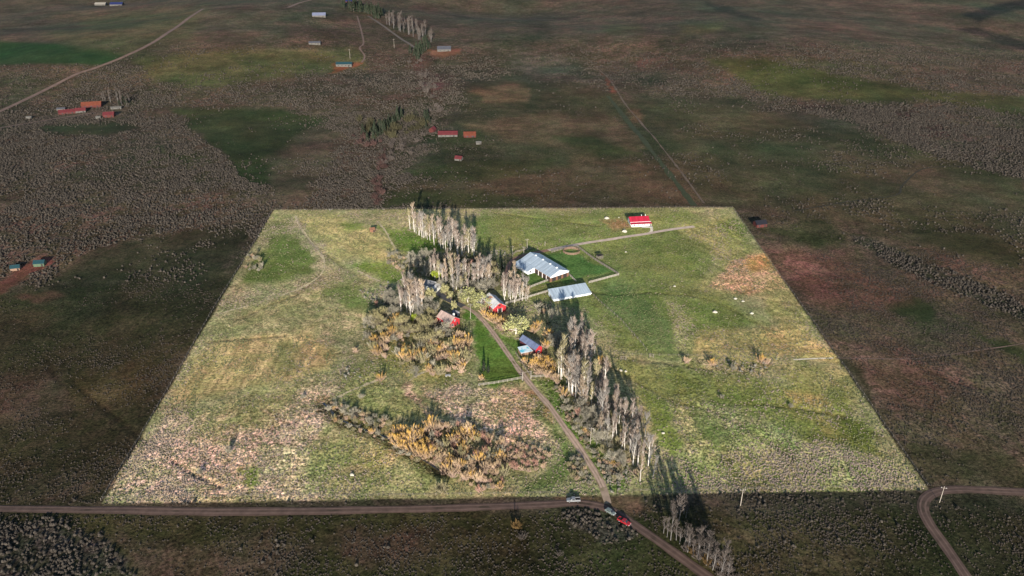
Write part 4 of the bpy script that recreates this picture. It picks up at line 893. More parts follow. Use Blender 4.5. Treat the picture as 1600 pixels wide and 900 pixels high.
for s in (-1, 1): MB().box(s * 1.0 - .2, s * 1.0 + .2, -.5, .5, -.2, .7).build('pedestal', CONC, r)

# ------------------------------------------------------------------ vehicles
TYRE = mat('tyre_rubber', (.015, .015, .016), .1, 2, .9); RIM = mat('wheel_rim', (.35, .35, .36), .1, 2, .4, metal=.6)
def vehicle(name, label, cat, px, py, rz, paint, kind):
    x, y = P(px, py); r = thing(name, label, cat, (x, y, hz(x, y) + .12), rz)
    L, W = (5.8, 2.0) if kind == 'pickup' else (4.7, 1.9)
    def loft(name, secs, m):
        mb = MB()
        for (X, z0, z1, w0, w1) in secs: mb.v += [(X, -w0, z0), (X, w0, z0), (X, w1, z1), (X, -w1, z1)]
        n = len(secs)
        for k in range(n - 1):
            for q in range(4): mb.f.append((k * 4 + q, k * 4 + (q + 1) % 4, k * 4 + 4 + (q + 1) % 4, k * 4 + 4 + q))
        mb.f += [(3, 2, 1, 0), tuple((n - 1) * 4 + q for q in range(4))]
        return mb.build(name, m, r)
    w = W / 2
    if kind == 'pickup':
        loft('body', [(-L / 2, .5, 1.05, w * .96, w * .95), (-.6, .42, 1.08, w, w * .97), (1.2, .42, 1.12, w, w * .95), (2.5, .45, 1.05, w * .97, w * .88), (L / 2, .5, .85, w * .9, w * .8)], paint)
        cab = loft('cabin', [(-.75, 1.06, 1.1, w * .94, w * .93), (-.62, 1.06, 1.85, w * .94, w * .78), (.75, 1.06, 1.85, w * .94, w * .78), (1.5, 1.06, 1.12, w * .93, w * .9)], paint)
        MB().box(-L / 2 + .15, -.85, -w * .8, w * .8, 1.07, 1.085).build('bed', DARKIN, r)
        for s in (-1, 1): MB().box(-L / 2 + .05, -.8, s * w * .9 - .07, s * w * .9 + .07, 1.06, 1.35).build('bed_side', paint, r)
        MB().box(-L / 2 - .02, -L / 2 + .08, -w * .9, w * .9, .7, 1.35).build('tailgate', paint, r)
        gx0, gx1, zt = -.5, .7, 1.72
    else:
        loft('body', [(-L / 2, .45, .95, w * .95, w * .92), (-1.2, .38, 1.0, w, w * .96), (1.0, .38, 1.0, w, w * .95), (2.0, .42, .92, w * .96, w * .86), (L / 2, .45, .75, w * .88, w * .78)], paint)
        cab = loft('cabin', [(-L / 2 + .15, .96, 1.0, w * .92, w * .88), (-1.7, .96, 1.62, w * .93, w * .74), (.3, .96, 1.64, w * .93, w * .76), (1.25, .96, 1.02, w * .92, w * .88)], paint)
        gx0, gx1, zt = -1.5, .25, 1.5
    for s in (-1, 1):
        MB().hexa([(gx0, s * w * .9, 1.16), (gx1, s * w * .9, 1.16), (gx1, s * w * .94, 1.16), (gx0, s * w * .94, 1.16), (gx0, s * w * .80, zt), (gx1, s * w * .80, zt), (gx1, s * w * .84, zt), (gx0, s * w * .84, zt)]).build('side_window', GLASS, cab)
    fx = (.80, 1.45, 1.80, 1.16) if kind == 'pickup' else (.36, 1.2, 1.6, 1.06)
    MB().hexa([(fx[1] + .02, -w * .82, fx[3]), (fx[1] + .02, w * .82, fx[3]), (fx[0] + .03, w * .70, fx[2]), (fx[0] + .03, -w * .70, fx[2]), (fx[1] + .06, -w * .82, fx[3] + .03), (fx[1] + .06, w * .82, fx[3] + .03), (fx[0] + .07, w * .70, fx[2] + .03), (fx[0] + .07, -w * .70, fx[2] + .03)]).build('windscreen', GLASS, cab)
    for s in (-1, 1):
        for xx in (-L / 2 + 1.05, L / 2 - 1.05):
            t = MB().tube([(xx, s * (w - .12) - .13, .36), (xx, s * (w - .12) + .13, .36)], [.38, .38], 14).build('wheel', TYRE, r)
            MB().tube([(xx, s * (w - .12) + s * .13, .36), (xx, s * (w - .12) + s * .15, .36)], [.22, .2], 10).build('rim', RIM, t)
        MB().box(L / 2 - .1, L / 2 + .02, s * w * .68 - .18, s * w * .68 + .18, .66, .8).build('headlight', WHITE, r)
        MB().box(-L / 2 - .05, -L / 2 + .03, s * w * .8 - .1, s * w * .8 + .1, .75, 1.0).build('tail_light', REDR, r)
    MB().box(L / 2 - .05, L / 2 + .1, -w * .85, w * .85, .42, .58).build('bumper', RIM, r); MB().box(-L / 2 - .14, -L / 2 - .03, -w * .85, w * .85, .42, .58).build('bumper', RIM, r)
    return r
PW = mat('white_car_paint', (.14, .145, .15), .15, 1, .45, spec=.5); PR = mat('red_car_paint', (.20, .010, .014), .15, 1, .45, spec=.5); PS = mat('pale_grey_green_car_paint', (.11, .13, .12), .1, 1, .35, spec=.5)
vehicle('pickup_truck', 'white pickup truck parked on the bare pull-off by the drive mouth', 'pickup', 896, 783, math.radians(182), PW, 'pickup')
vehicle('car', 'pale grey-green car parked behind the red pickup at the road junction', 'car', 953.5, 801.5, math.radians(-42), PS, 'car')
vehicle('pickup_truck', 'bright red pickup truck at the road junction', 'pickup', 975, 817, math.radians(-40), PR, 'pickup')

# ------------------------------------------------------------------ boulders
ROCK = mat('pale_boulder', (.34, .31, .25), .25, 2, .95)
def boulder(label, px, py, s, group=None):
    x, y = P(px, py); r = random.Random(int(px * 7 + py)); mb = MB(); n = 9
    for zz, rr in ((-.3, .9), (.15, 1.0), (.55, .8), (.85, .4)):
        for q in range(n): t = 2 * math.pi * q / n; e = rr * r.uniform(.75, 1.15); mb.v.append((math.cos(t) * e * s, math.sin(t) * e * s * .8, zz * s * .75 * r.uniform(.9, 1.1)))
    for a in range(3):
        for q in range(n): mb.f.append((a * n + q, a * n + (q + 1) % n, (a + 1) * n + (q + 1) % n, (a + 1) * n + q))
    mb.f.append(tuple(3 * n + q for q in range(n)))
    tag(mb.build('boulder', ROCK, None, (x, y, hz(x, y))), label, 'boulder', group)
for l, x, y, s in (('large pale boulder in the pasture below the emerald strip', 1117, 488, 1.6), ('pale boulder with a long shadow at the right of the pasture', 1175, 490, 1.3), ('twin pale boulder on the left of the pair near the right ditch', 1149, 467, 1.2), ('twin pale boulder on the right of the pair near the right ditch', 1161, 471, 1.0),
                   ('pale boulder beside the middle ditch end', 1054, 447.5, .9), ('left one of two pale boulders below the orange shrub', 970.5, 579, 1.0), ('right one of two pale boulders below the orange shrub', 977.5, 580.5, .9),
                   ('pale boulder on bare patch north of the corral', 978, 394, .9), ('pale mound left of the red-roofed house', 948, 341.5, 2.0), ('pale rubble mound below the red-roofed house', 976, 362, 2.2), ('pale boulder in the smooth green strip right of the aspens', 1036, 677, .9), ('pale boulder in the lower left meadow', 550, 742, 1.2),
                   ('small pale boulder on the ditch bank at the edge of the pasture', 967, 340, .7)):
    boulder(l, x, y, s)

# ------------------------------------------------------------------ trees and shrubs
BARK = mat('pale_aspen_bark', (.42, .385, .345), .25, .8, .9, rnd=.2)
TWIG = mat('bare_pinkish_twigs', (.215, .168, .140), .2, .3, .9, rnd=.25)
TWIGK = mat('bare_grey_twigs', (.155, .14, .128), .2, .3, .9, rnd=.25)
TWIGT = mat('bare_tan_twigs', (.25, .19, .135), .2, .3, .9, rnd=.25)
TWIGG = mat('budding_olive_twigs', (.22, .19, .105), .2, .3, .9, rnd=.2)
TWIGD = mat('dimmed_bare_twigs', (.07, .057, .05), .2, .3, .9, rnd=.25)  # dimmed copy of the bare twigs for plants outside the parcel
BARKD = mat('dim_dark_bark', (.11, .10, .095), .25, .8, .9, rnd=.2)  # dark bark of the yard's bare trees, and dimmed copy for outside aspens
BUD = mat('pale_green_buds', (.28, .275, .115), .3, .5, .9, rnd=.15)
LEAFG = mat('bright_spring_leaves', (.20, .24, .025), .3, .5, .9)
WILL = mat('orange_willow_twigs', (.30, .21, .15), .25, .4, .9, rnd=.2, top=(.47, .28, .045))
WILP = mat('pinkish_willow_twigs', (.29, .205, .165), .25, .4, .9, rnd=.25, top=(.40, .285, .155))
WILR = mat('reddish_willow_twigs', (.27, .17, .14), .25, .4, .9, rnd=.2, top=(.33, .165, .115))
OLIVE = mat('olive_shrub_twigs', (.18, .155, .10), .3, .4, .9, rnd=.2, top=(.25, .22, .10))
GREYS = mat('grey_shrub_twigs', (.21, .19, .145), .3, .4, .9, rnd=.25)
CONI = mat('dark_conifer_needles', (.020, .028, .016), .3, .5, .9, rnd=.25)
DIMOL = mat('dimmed_olive_foliage', (.05, .045, .024), .3, .4, .9, rnd=.3)  # this and the next two: shrub colours dimmed for outside the parcel
DIMRT = mat('dimmed_reddish_twigs', (.06, .034, .030), .3, .4, .9, rnd=.3)
DIMOR = mat('dimmed_orange_twigs', (.09, .055, .02), .3, .4, .9, rnd=.2)
STEM = mat('brown_stems', (.09, .07, .06), .3, 1, .9)
def rdir(r, up):
    t = r.uniform(0, 2 * math.pi); e = r.uniform(.15, 1.0); d = Vector((math.cos(t) * e, math.sin(t) * e, up * r.uniform(.5, 1.3))); return d.normalized()
def blade(mb, p, d, ln, w, r):
    a = d.cross(Vector((r.uniform(-1, 1), r.uniform(-1, 1), r.uniform(-1, 1)))).normalized() * w
    mb.tri(p - a, p + a, p + d * ln)
def aspen(seed, hgt=17, rad=2.5, twigs=760, lean=.9):
    r = random.Random(seed); tr = MB(); cr = MB()
    top = Vector((r.uniform(-lean, lean), r.uniform(-lean, lean), hgt)); mid = top * .5 + Vector((r.uniform(-.3, .3), r.uniform(-.3, .3), 0))
    tr.tube([(0, 0, -.5), tuple(mid), tuple(top * .8), tuple(top)], [.27, .20, .11, .02], 6)
    def stem(t): return (mid * (t / .5)) if t < .5 else mid + (top - mid) * ((t - .5) / .5)
    limbs = []
    fork = r.random() < .45
    if fork:
        f0 = stem(r.uniform(.2, .45)); f1 = f0 + Vector((r.uniform(-1.6, 1.6), r.uniform(-1.6, 1.6), hgt * r.uniform(.35, .5))); tr.tube([tuple(f0), tuple((f0 + f1) / 2 + Vector((0, 0, .4))), tuple(f1)], [.13, .09, .02], 5)
        for q in range(8):
            p = f0 + (f1 - f0) * r.uniform(.3, 1); limbs.append((p, p + rdir(r, 1.2) * rad * .9))
    for k in range(24):
        t = r.uniform(.16, .95) ** .8; p = stem(t); a = r.uniform(0, 6.28); ln = rad * (1.2 - t * .5) * r.uniform(.7, 1.25)
        q = p + Vector((math.cos(a) * ln * .75, math.sin(a) * ln * .75, ln * r.uniform(.7, 1.3))); tr.tube([tuple(p), tuple(q)], [.07, .02], 3); limbs.append((p, q))
    for k in range(twigs):
        p, q = limbs[r.randrange(len(limbs))] if r.random() < .8 else (stem(.6), top)
        b = p + (q - p) * r.uniform(.25, 1.0); blade(cr, b, rdir(r, 1.3), r.uniform(.8, 2.0), r.uniform(.045, .085), r)
    return tr, cr
def round_tree(seed, hgt, rad, blades, trunk_r=.35, leaf=False, low=.3):
    """spreading tree: forked trunk, curved limbs, brush of twigs or leaf sprays in uneven clumps"""
    r = random.Random(seed); tr = MB(); cr = MB()
    tr.tube([(0, 0, -.5), (r.uniform(-.2, .2), r.uniform(-.2, .2), hgt * .22), (r.uniform(-.4, .4), r.uniform(-.4, .4), hgt * .45)], [trunk_r, trunk_r * .8, trunk_r * .5], 7)
    tips = []
    for k in range(26):
        a = 2.4 * k + r.uniform(-.4, .4); el = r.uniform(.1, 1.3); ln = r.uniform(.75, 1.05)
        tip = Vector((math.cos(a) * math.cos(el) * rad * ln, math.sin(a) * math.cos(el) * rad * ln, hgt * low + math.sin(el) * hgt * (1 - low) * ln))
        b = Vector((0, 0, hgt * r.uniform(.15, .4))); m = (b + tip) / 2 + Vector((0, 0, -.05 * hgt)) ; tr.tube([tuple(b), tuple(m), tuple(tip)], [trunk_r * .3, trunk_r * .2, .03], 4); tips.append((m, tip))
    for k in range(blades):
        m, t = tips[r.randrange(len(tips))]; p = m + (t - m) * r.uniform(.2, 1.1) + Vector((r.gauss(0, .1), r.gauss(0, .1), r.gauss(0, .08))) * rad
        if leaf:
            s = r.uniform(.22, .5); u = rdir(r, .3) * s; w = u.cross(Vector((r.uniform(-1, 1), r.uniform(-1, 1), 1))).normalized() * s * .8; cr.quad(p - u, p - w, p + u, p + w)
        else:
            d = (p - Vector((0, 0, hgt * .25))).normalized() + rdir(r, .6) * .8; blade(cr, p, d.normalized(), r.uniform(.6, 1.5), r.uniform(.06, .12), r)
    return tr, cr
def shrub_mb(seed, hgt, rad, n, wid=.06):
    """many-stemmed shrub: fine upright switches rising from stems that fan out from the base"""
    r = random.Random(seed); mb = MB(); st = []
    for k in range(26):
        a = r.uniform(0, 6.28); e = r.random() ** .6 * r.uniform(.6, 1.2); hh = hgt * (1 - .35 * e * e) * r.uniform(.4, 1.25)
        p1 = Vector((math.cos(a) * e * rad * .6, math.sin(a) * e * rad * .6, hh * .45)); p2 = Vector((math.cos(a) * e * rad, math.sin(a) * e * rad, hh)); st.append((p1, p2))
        mb.tube([(p1.x * .3, p1.y * .3, -.3), tuple(p1), tuple(p2)], [.05, .04, .015], 3)
    for k in range(n):
        p1, p2 = st[r.randrange(26)]; b = p1 + (p2 - p1) * r.uniform(-.5, .9); b.x += r.gauss(0, .18); b.y += r.gauss(0, .18)
        if b.z < .1: b.z = .1
        d = ((p2 - p1).normalized() + rdir(r, 1.5) * .9).normalized(); blade(mb, b, d, r.uniform(.5, 1.5) * (.5 + hgt * .13), wid * r.uniform(.6, 1.4), r)
    return mb
def conifer(seed, hgt, rad):
    r = random.Random(seed); tr = MB(); cr = MB(); tr.tube([(0, 0, -.4), (0, 0, hgt * .95)], [.28, .04], 6)
    for k in range(420):
        t = r.random() ** .7; z = hgt * (.06 + .92 * t); w = rad * (1 - t) * r.uniform(.5, 1.1) + .15; a = r.uniform(0, 6.28)
        p = Vector((math.cos(a) * w * .3, math.sin(a) * w * .3, z)); d = Vector((math.cos(a), math.sin(a), -.15 + r.uniform(-.2, .3))).normalized(); blade(cr, p, d, w * .8 + .2, .28, r)
    return tr, cr
MESH = {}
def variants(key, fn, n, tm, cm):
    for k in range(n):
        t, c = fn(k); MESH[key, k] = (t.mesh(key + '_trunk', tm), c.mesh(key + '_crown', cm))
    MESH[key] = n
variants('aspen', lambda k: aspen(100 + k, 13.5 + (k * 1.7) % 6, 1.7 + .5 * ((k * 3) % 4), 780, .8 + .5 * (k % 3)), 12, BARK, TWIG)
for k in (2, 5, 9): MESH['aspen', k][1].materials[0] = TWIGK
for k in (1, 7): MESH['aspen', k][1].materials[0] = TWIGT
variants('aspen_budding', lambda k: aspen(140 + k, 15.5 + k, 2.2), 3, BARK, TWIGG)
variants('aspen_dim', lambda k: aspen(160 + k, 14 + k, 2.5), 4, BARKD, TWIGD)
variants('budding_tree', lambda k: round_tree(200 + k, 10.5, 7.5 if k else 8.5, 1500, .35, True, .25), 3, BARK, BUD)
variants('bare_tree', lambda k: round_tree(220 + k, 10, 5.0, 900, .3), 2, BARKD, GREYS)
variants('olive_tree', lambda k: round_tree(240 + k, 8, 4.5, 1000, .28, False, .2), 3, STEM, OLIVE)
variants('green_tree', lambda k: round_tree(260 + k, 7, 3.6, 1000, .25, True, .3), 1, STEM, LEAFG)
variants('round_budding', lambda k: round_tree(280 + k, 9, 3.6, 1100, .3, True, .2), 2, STEM, mat('dull_green_buds', (.27, .25, .12), .3, .5, .9))
variants('conifer', lambda k: conifer(300 + k, 11, 3.0), 3, STEM, CONI)
SHR = {}
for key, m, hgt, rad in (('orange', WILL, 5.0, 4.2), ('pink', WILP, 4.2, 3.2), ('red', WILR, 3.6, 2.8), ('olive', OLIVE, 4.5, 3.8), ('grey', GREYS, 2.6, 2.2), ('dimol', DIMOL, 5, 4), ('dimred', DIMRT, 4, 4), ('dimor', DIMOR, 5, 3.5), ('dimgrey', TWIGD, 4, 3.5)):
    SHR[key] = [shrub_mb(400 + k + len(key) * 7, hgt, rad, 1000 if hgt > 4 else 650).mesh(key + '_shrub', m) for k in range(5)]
RT = random.Random(11)
def tree(name, key, label, x, y, sc=1.0, group=None, cat='tree'):
    v = MESH[key, RT.randrange(MESH[key])]; o = thing(name, label, cat, (x, y, hz(x, y)), RT.uniform(0, 6.28), group)
    o.scale = (sc * RT.uniform(.9, 1.1), sc * RT.uniform(.9, 1.1), sc * RT.uniform(.88, 1.12))
    link('trunk', v[0], o); link('crown', v[1], o); return o
def treep(name, key, label, px, py, sc=1.0, group=None):
    x, y = P(px, py); return tree(name, key, label, x, y, sc, group)
def shrub(name, key, label, px, py, sc=1.0, group=None):
    x, y = P(px, py); me = SHR[key][RT.randrange(5)]; o = link(name, me, None, (x, y, hz(x, y)), RT.uniform(0, 6.28), (sc * RT.uniform(.85, 1.15), sc * RT.uniform(.85, 1.15), sc * RT.uniform(.85, 1.15)))
    return tag(o, label, 'shrub', group)
def in_poly(px, py, poly): return poly_sd(np.array([px], float), np.array([py], float), poly)[0] > 0
def spots(poly, n, mind):
    X = [p[0] for p in poly]; Y = [p[1] for p in poly]; out = []; tries = 0
    while len(out) < n and tries < n * 80:
        tries += 1; a, b = RT.uniform(min(X), max(X)), RT.uniform(min(Y), max(Y))
        if not in_poly(a, b, poly): continue
        x, y = P(a, b)
        if all((x - u) ** 2 + (y - v) ** 2 > mind * mind for u, v in out) and road_gap(x, y) > 4.0: out.append((x, y))
    return out
def grove(poly, n, key, label, group, name='aspen_tree', sc=1.0, mind=1.9):
    S = spots(poly, n, mind); sx = [to_px(x, y, 0) for x, y in S]; lab = {}
    sizes = [sc * RT.uniform(.62, 1.2) for _ in S]
    if len(S) >= 8:   # the ones at the ends, the front and the tallest can be told apart
        o = sorted(range(len(S)), key=lambda k: sx[k][0]); q = sorted(range(len(S)), key=lambda k: -sx[k][1])
        big = sorted(range(len(S)), key=lambda k: -sizes[k])
        for k, w in ((o[0], 'leftmost '), (o[-1], 'rightmost '), (o[1], 'second from the left, '), (o[-2], 'second from the right, '), (q[0], 'front-most '), (q[-1], 'rearmost ')):
            if k not in lab: lab[k] = w + label
        for k in big[:1]:
            if k not in lab: lab[k] = 'tallest ' + label; sizes[k] = sc * 1.2
    for k, (x, y) in enumerate(S):
        tree(name, key if not isinstance(key, tuple) else key[0 if RT.random() < .8 else 1], lab.get(k, ('inner ' if lab else '') + label), x, y, sizes[k], group)
grove([(640, 361), (660, 361), (702, 376), (742, 391), (740, 400), (712, 398), (690, 390), (662, 376)], 50, ('aspen', 'aspen_budding'), 'bare aspen in the dense row at the top of the parcel', 'aspens of the top row', sc=.98, mind=1.6)
grove([(632, 356), (650, 357), (682, 372), (668, 378)], 14, 'aspen_budding', 'yellowish aspen at the left end of the top row', 'budding aspens of the top row', sc=.78)
grove([(672, 428), (690, 420), (712, 425), (735, 448), (728, 462), (700, 452), (680, 440)], 40, ('aspen', 'aspen_budding'), 'bare aspen in the grove above the asphalt curve', 'aspens above the drive curve', sc=.86)
grove([(732, 428), (760, 425), (772, 440), (765, 452), (740, 450)], 20, 'aspen', 'bare aspen in the shaded grove left of the yard track', 'aspens by the yard track', sc=.82)
grove([(624, 478), (640, 470), (660, 476), (662, 492), (645, 496), (626, 492)], 26, 'aspen', 'bare aspen in the stand left of the white house', 'aspens left of the white house', sc=1.2, mind=1.5)
grove([(785, 460), (800, 455), (820, 462), (826, 470), (805, 474), (786, 470)], 26, 'aspen', 'bare aspen between red barn and big barn', 'aspens behind the red barn', sc=.86, mind=1.5)
grove([(880, 545), (905, 540), (925, 560), (930, 585), (900, 575)], 16, 'aspen', 'bare aspen at the upper end of the drive-side grove', 'aspens of the upper drive grove', sc=1.0)
grove([(868, 588), (885, 580), (915, 590), (942, 612), (945, 640), (915, 640), (890, 618)], 38, ('aspen', 'aspen_budding'), 'bare aspen in the middle of the drive-side grove', 'aspens of the middle drive grove', sc=1.05, mind=1.7)
grove([(928, 622), (950, 628), (985, 655), (960, 668), (935, 655)], 18, ('aspen', 'aspen_budding'), 'bare aspen in the waist of the drive-side grove', 'aspens of the grove waist', sc=.95)
grove([(905, 525), (925, 535), (940, 565), (925, 575), (905, 555)], 9, 'aspen', 'bare aspen on the pasture side of the upper grove', 'aspens on the pasture side', sc=.8)
grove([(930, 660), (955, 650), (1000, 665), (1022, 695), (1015, 728), (995, 735), (965, 700), (940, 690)], 40, 'aspen', 'bare aspen at the lower end of the drive-side grove', 'aspens of the lower drive grove', sc=.92, mind=1.8)
grove([(1010, 834), (1034, 832), (1090, 856), (1122, 882), (1140, 905), (1110, 895), (1060, 868)], 30, 'aspen_dim', 'dark bare aspen beside the county road below the parcel', 'aspens along the county road', 'roadside_aspen_tree', sc=.82, mind=2.0)  # roadside aspens in the dimmed bark and twig colours
grove([(1040, 808), (1070, 800), (1078, 808), (1060, 818)], 5, 'aspen_dim', 'dark bare aspen at the top of the roadside grove below the parcel', 'aspens above the roadside grove', 'roadside_aspen_tree', sc=.8)
for l, x, y, s in (('lone bare aspen beside the grove foot near the bottom fence', 1000, 752, .75), ('small bare aspen right of the grove foot near the bottom fence', 1020, 745, .6)): treep('aspen_tree', 'aspen', l, x, y, s)
# single trees of the yard
for k, l, x, y, s in (('budding_tree', 'big wide pale green budding tree below the red barn', 806, 522, 1.12), ('budding_tree', 'wide pale green budding tree left of the red barn', 752, 480, .95), ('budding_tree', 'pale green budding tree above the drive curve', 731, 472, .9),
                      ('round_budding', 'round dull green tree left of the asphalt curve', 673, 471, 1.0), ('round_budding', 'small rounded green tree above the red house', 709.5, 487, .75), ('green_tree', 'bright yellow-green leafy tree behind the small white house', 681.5, 437, 1.0), ('green_tree', 'bright green leafy tree at the foot of the tall aspen stand', 648, 503, .85),
                      ('round_budding', 'golden-green round tree right of the small white house', 696, 461, .85), ('round_budding', 'golden-green tree below the aspens by the drive curve', 704, 468, .7), ('bare_tree', 'grey leafless tree standing in front of the red house', 697, 521, .85), ('bare_tree', 'grey leafless tree below the red house on its left', 684, 528, .75), ('bare_tree', 'grey leafless tree right of the small white house', 690, 452, .8), ('bare_tree', 'grey leafless tree in the gap behind the red house', 722, 470, .7), ('bare_tree', 'grey leafless tree left of the crowded wood', 577, 512, .8), ('bare_tree', 'grey leafless tree at the lower end of the crowded wood', 650, 590, .7), ('bare_tree', 'grey leafless tree between the pasture aspens and the blue-roofed house', 872, 545, .9), ('bare_tree', 'grey leafless tree below the long shed hollow', 862, 500, .8),
                      ('olive_tree', 'round olive-gold tree at the left edge of the yard', 594, 502, 1.1), ('olive_tree', 'olive tree left of the bright green tree', 632, 511, 1.0), ('olive_tree', 'brown-olive tree left of the red house', 668, 516, 1.15), ('olive_tree', 'brown-olive tree above the red house', 672, 500, .9), ('olive_tree', 'olive tree below the round olive-gold tree', 612, 512, .8),
                      ('olive_tree', 'olive tree beside the yard track top', 770, 420, .7), ('olive_tree', 'yellowish tree at the right of the yard track grove', 774, 432, .8), ('conifer', 'dark conifer at the edge of the yard track grove', 783, 421, .8), ('conifer', 'dark conifer beside the top pole of the yard', 773, 408, .75), ('conifer', 'dark conifer left of the dark green spruce', 848, 502, .6),
                      ('conifer', 'dark green spruce above the orange shrubs right of the budding tree', 855, 506, .75), ('conifer', 'dark spruce at the lower lawn edge', 756, 580, .6), ('conifer', 'dark spruce beside the lower lawn edge spruce', 763, 583, .5), ('bare_tree', 'pale grey tree left of the white house wall', 666, 434, .7)):
    treep('%s' % {'budding_tree': 'budding_tree', 'round_budding': 'round_tree', 'green_tree': 'leafy_tree', 'bare_tree': 'bare_tree', 'olive_tree': 'olive_tree', 'conifer': 'conifer_tree'}[k], k, l, x, y, s)
for poly, n, lab, grp in (([(655, 480), (690, 478), (684, 505), (652, 505)], 8, 'leafless grey-brown tree left of the red house wall', 'bare trees by the red house'), ([(640, 404), (690, 402), (700, 420), (665, 428), (645, 420)], 12, 'leafless dark-shaded tree above the small white house', 'bare trees above the white house'),
        ([(700, 442), (740, 452), (775, 452), (758, 472), (722, 466)], 10, 'leafless grey tree between the asphalt curve and the red barn', 'bare trees by the asphalt curve'), ([(600, 470), (628, 455), (630, 490), (612, 500)], 8, 'leafless tree on the shaded left flank of the tall aspens', 'bare trees left of the aspens'), ([(860, 530), (885, 540), (900, 570), (880, 585), (862, 560)], 10, 'leafless grey tree on the house side of the drive grove', 'bare trees on the house side'), ([(905, 640), (935, 655), (960, 700), (985, 735), (960, 735), (925, 690)], 14, 'leafless small tree at the drive foot of the lower grove', 'bare trees at the grove foot')):
    for x, y in spots(poly, n, 3.0): tree('bare_tree', 'bare_tree', lab, x, y, RT.uniform(.5, .95), grp)
for x, y in spots([(858, 596), (900, 612), (945, 645), (1005, 715), (1000, 752), (960, 735), (900, 660)], 60, 2.4):
    key = RT.choices(['pink', 'olive', 'grey', 'orange'], (4, 4, 4, 1))[0]; s = RT.uniform(.35, .85) * (1.5 if key == 'grey' else 1)
    w = {'pink': 'pinkish', 'olive': 'olive', 'grey': 'grey', 'orange': 'golden'}[key]
    tag(link('grove_bush', SHR[key][RT.randrange(5)], None, (x, y, hz(x, y)), RT.uniform(0, 6.28), (s, s * RT.uniform(.8, 1.2), s * RT.uniform(.8, 1.2))), w + ' undergrowth bush beneath the drive-side aspens', 'bush', w + ' undergrowth of the drive grove')
# willow shrubs round the yard
for key, l, x, y, s in (('orange', 'orange willow shrub alone left of the yard above a shadow', 601, 533, 1.15), ('orange', 'orange willow shrub, left one of the pair in the tan hollow', 630, 562, 1.0), ('orange', 'orange willow shrub, middle one in the tan hollow', 645, 563, 1.15), ('orange', 'orange willow shrub, right one in the tan hollow', 660, 560, 1.1), ('orange', 'golden willow shrub at the left lawn edge', 731, 540, 1.2), ('orange', 'orange willow shrub below the golden one at the lawn edge', 713, 565, 1.1), ('pink', 'pinkish willow shrub between lawn and hollow', 722, 572, 1.1), ('orange', 'orange willow shrub alone above the ditch in the left meadow', 595, 595, .85),
                        ('orange', 'golden shrub below the red barn on the drive side', 766, 500, .9), ('orange', 'golden shrub left of the big budding tree', 776, 506, 1.0), ('pink', 'pinkish shrub below the big budding tree', 787, 515, 1.0), ('pink', 'pinkish shrub left of the red barn wall', 754, 489, 1.0), ('orange', 'golden shrub above the blue-roofed house', 834, 520, 1.0), ('orange', 'orange shrub further up from the blue-roofed house', 840, 513, .85), ('orange', 'golden shrub right of the blue roof ridge', 857, 526, 1.1), ('orange', 'orange shrub at the red gable of the blue-roofed house', 854, 545, 1.0), ('orange', 'golden shrub just below the turquoise roof on its left', 819, 567, .65), ('orange', 'orange shrub just below the turquoise roof on its right', 841, 568, .75), ('orange', 'golden shrub above the drive gate', 832, 575, 1.0), ('orange', 'orange shrub right of the drive gate', 850, 580, 1.0), ('pink', 'pinkish shrub right of the drive gate', 843, 585, .9), ('pink', 'pinkish shrub at the foot of the white-trunked aspens', 868, 596, .9), ('orange', 'golden shrub at the foot of the white-trunked aspens', 862, 586, .8),
                        ('orange', 'orange shrub right of the aspen grove in the pasture edge', 938, 570, .9), ('pink', 'pinkish shrub right of the aspen grove in the pasture edge', 950, 573, .7), ('orange', 'golden shrub on the grove bank below the gate', 881, 620, .8), ('red', 'reddish shrub lower on the grove bank', 903, 648, 1.1), ('orange', 'golden shrub beside the reddish one on the grove bank', 908, 640, .8),
                        ('red', 'orange-red shrub in the shaded trees left of the yard track', 737, 412, 1.0), ('red', 'reddish shrub above the round olive-gold tree', 588, 478, .8), ('olive', 'olive shrub below the tall aspens', 640, 520, .9), ('olive', 'olive shrub left of the tan hollow', 618, 522, .9), ('olive', 'olive shrub above the tan hollow', 660, 540, 1.0), ('pink', 'pinkish shrub above the tan hollow', 680, 540, 1.0), ('olive', 'olive shrub left of the golden lawn-edge willow', 700, 545, 1.1), ('pink', 'pinkish shrub at the upper lawn edge', 722, 528, .9), ('pink', 'tall pinkish shrub at the left of the red house', 681, 508, 1.0), ('pink', 'pink shrub left of the yard in the scrub', 555, 550, .7), ('orange', 'golden shrub at the lower lawn corner', 752, 594, .6),
                        ('pink', 'pinkish bush left one on the right pasture ditch', 1072, 567, .9), ('orange', 'golden-topped bush on the right pasture ditch', 1112, 571, .9), ('orange', 'golden-topped bush further right on the pasture ditch', 1188, 566, .95), ('pink', 'pinkish bush beside the golden-topped one on the pasture ditch', 1198, 569, .7), ('grey', 'dark bush below the pasture ditch bushes', 1145, 578, 1.0), ('grey', 'small dark shrub in the lower right rough, left one', 1128, 622, .8), ('grey', 'small dark shrub in the lower right rough, right one', 1235, 636, .8), ('grey', 'dark shrub in the lower left tan field', 357, 708, 1.1), ('grey', 'dark shrub near the bottom fence in the left tan field', 313, 740, .9), ('olive', 'dark rounded bush at the bottom fence below the thicket', 690, 768, 1.1), ('grey', 'grey shrub in the left meadow above the creek', 565, 622, .9), ('grey', 'small grey shrub in the hay field corner', 474, 622, .8)):
    shrub('willow_shrub' if key in ('orange', 'pink', 'red') else 'shrub', key, l, x, y, s)
MIX = {'olive': 'olive bush crowded among the trees left of the red house', 'pink': 'pinkish twiggy bush crowded among the trees left of the red house', 'orange': 'golden twiggy bush crowded among the trees left of the red house', 'grey': 'grey twiggy bush crowded among the trees left of the red house'}
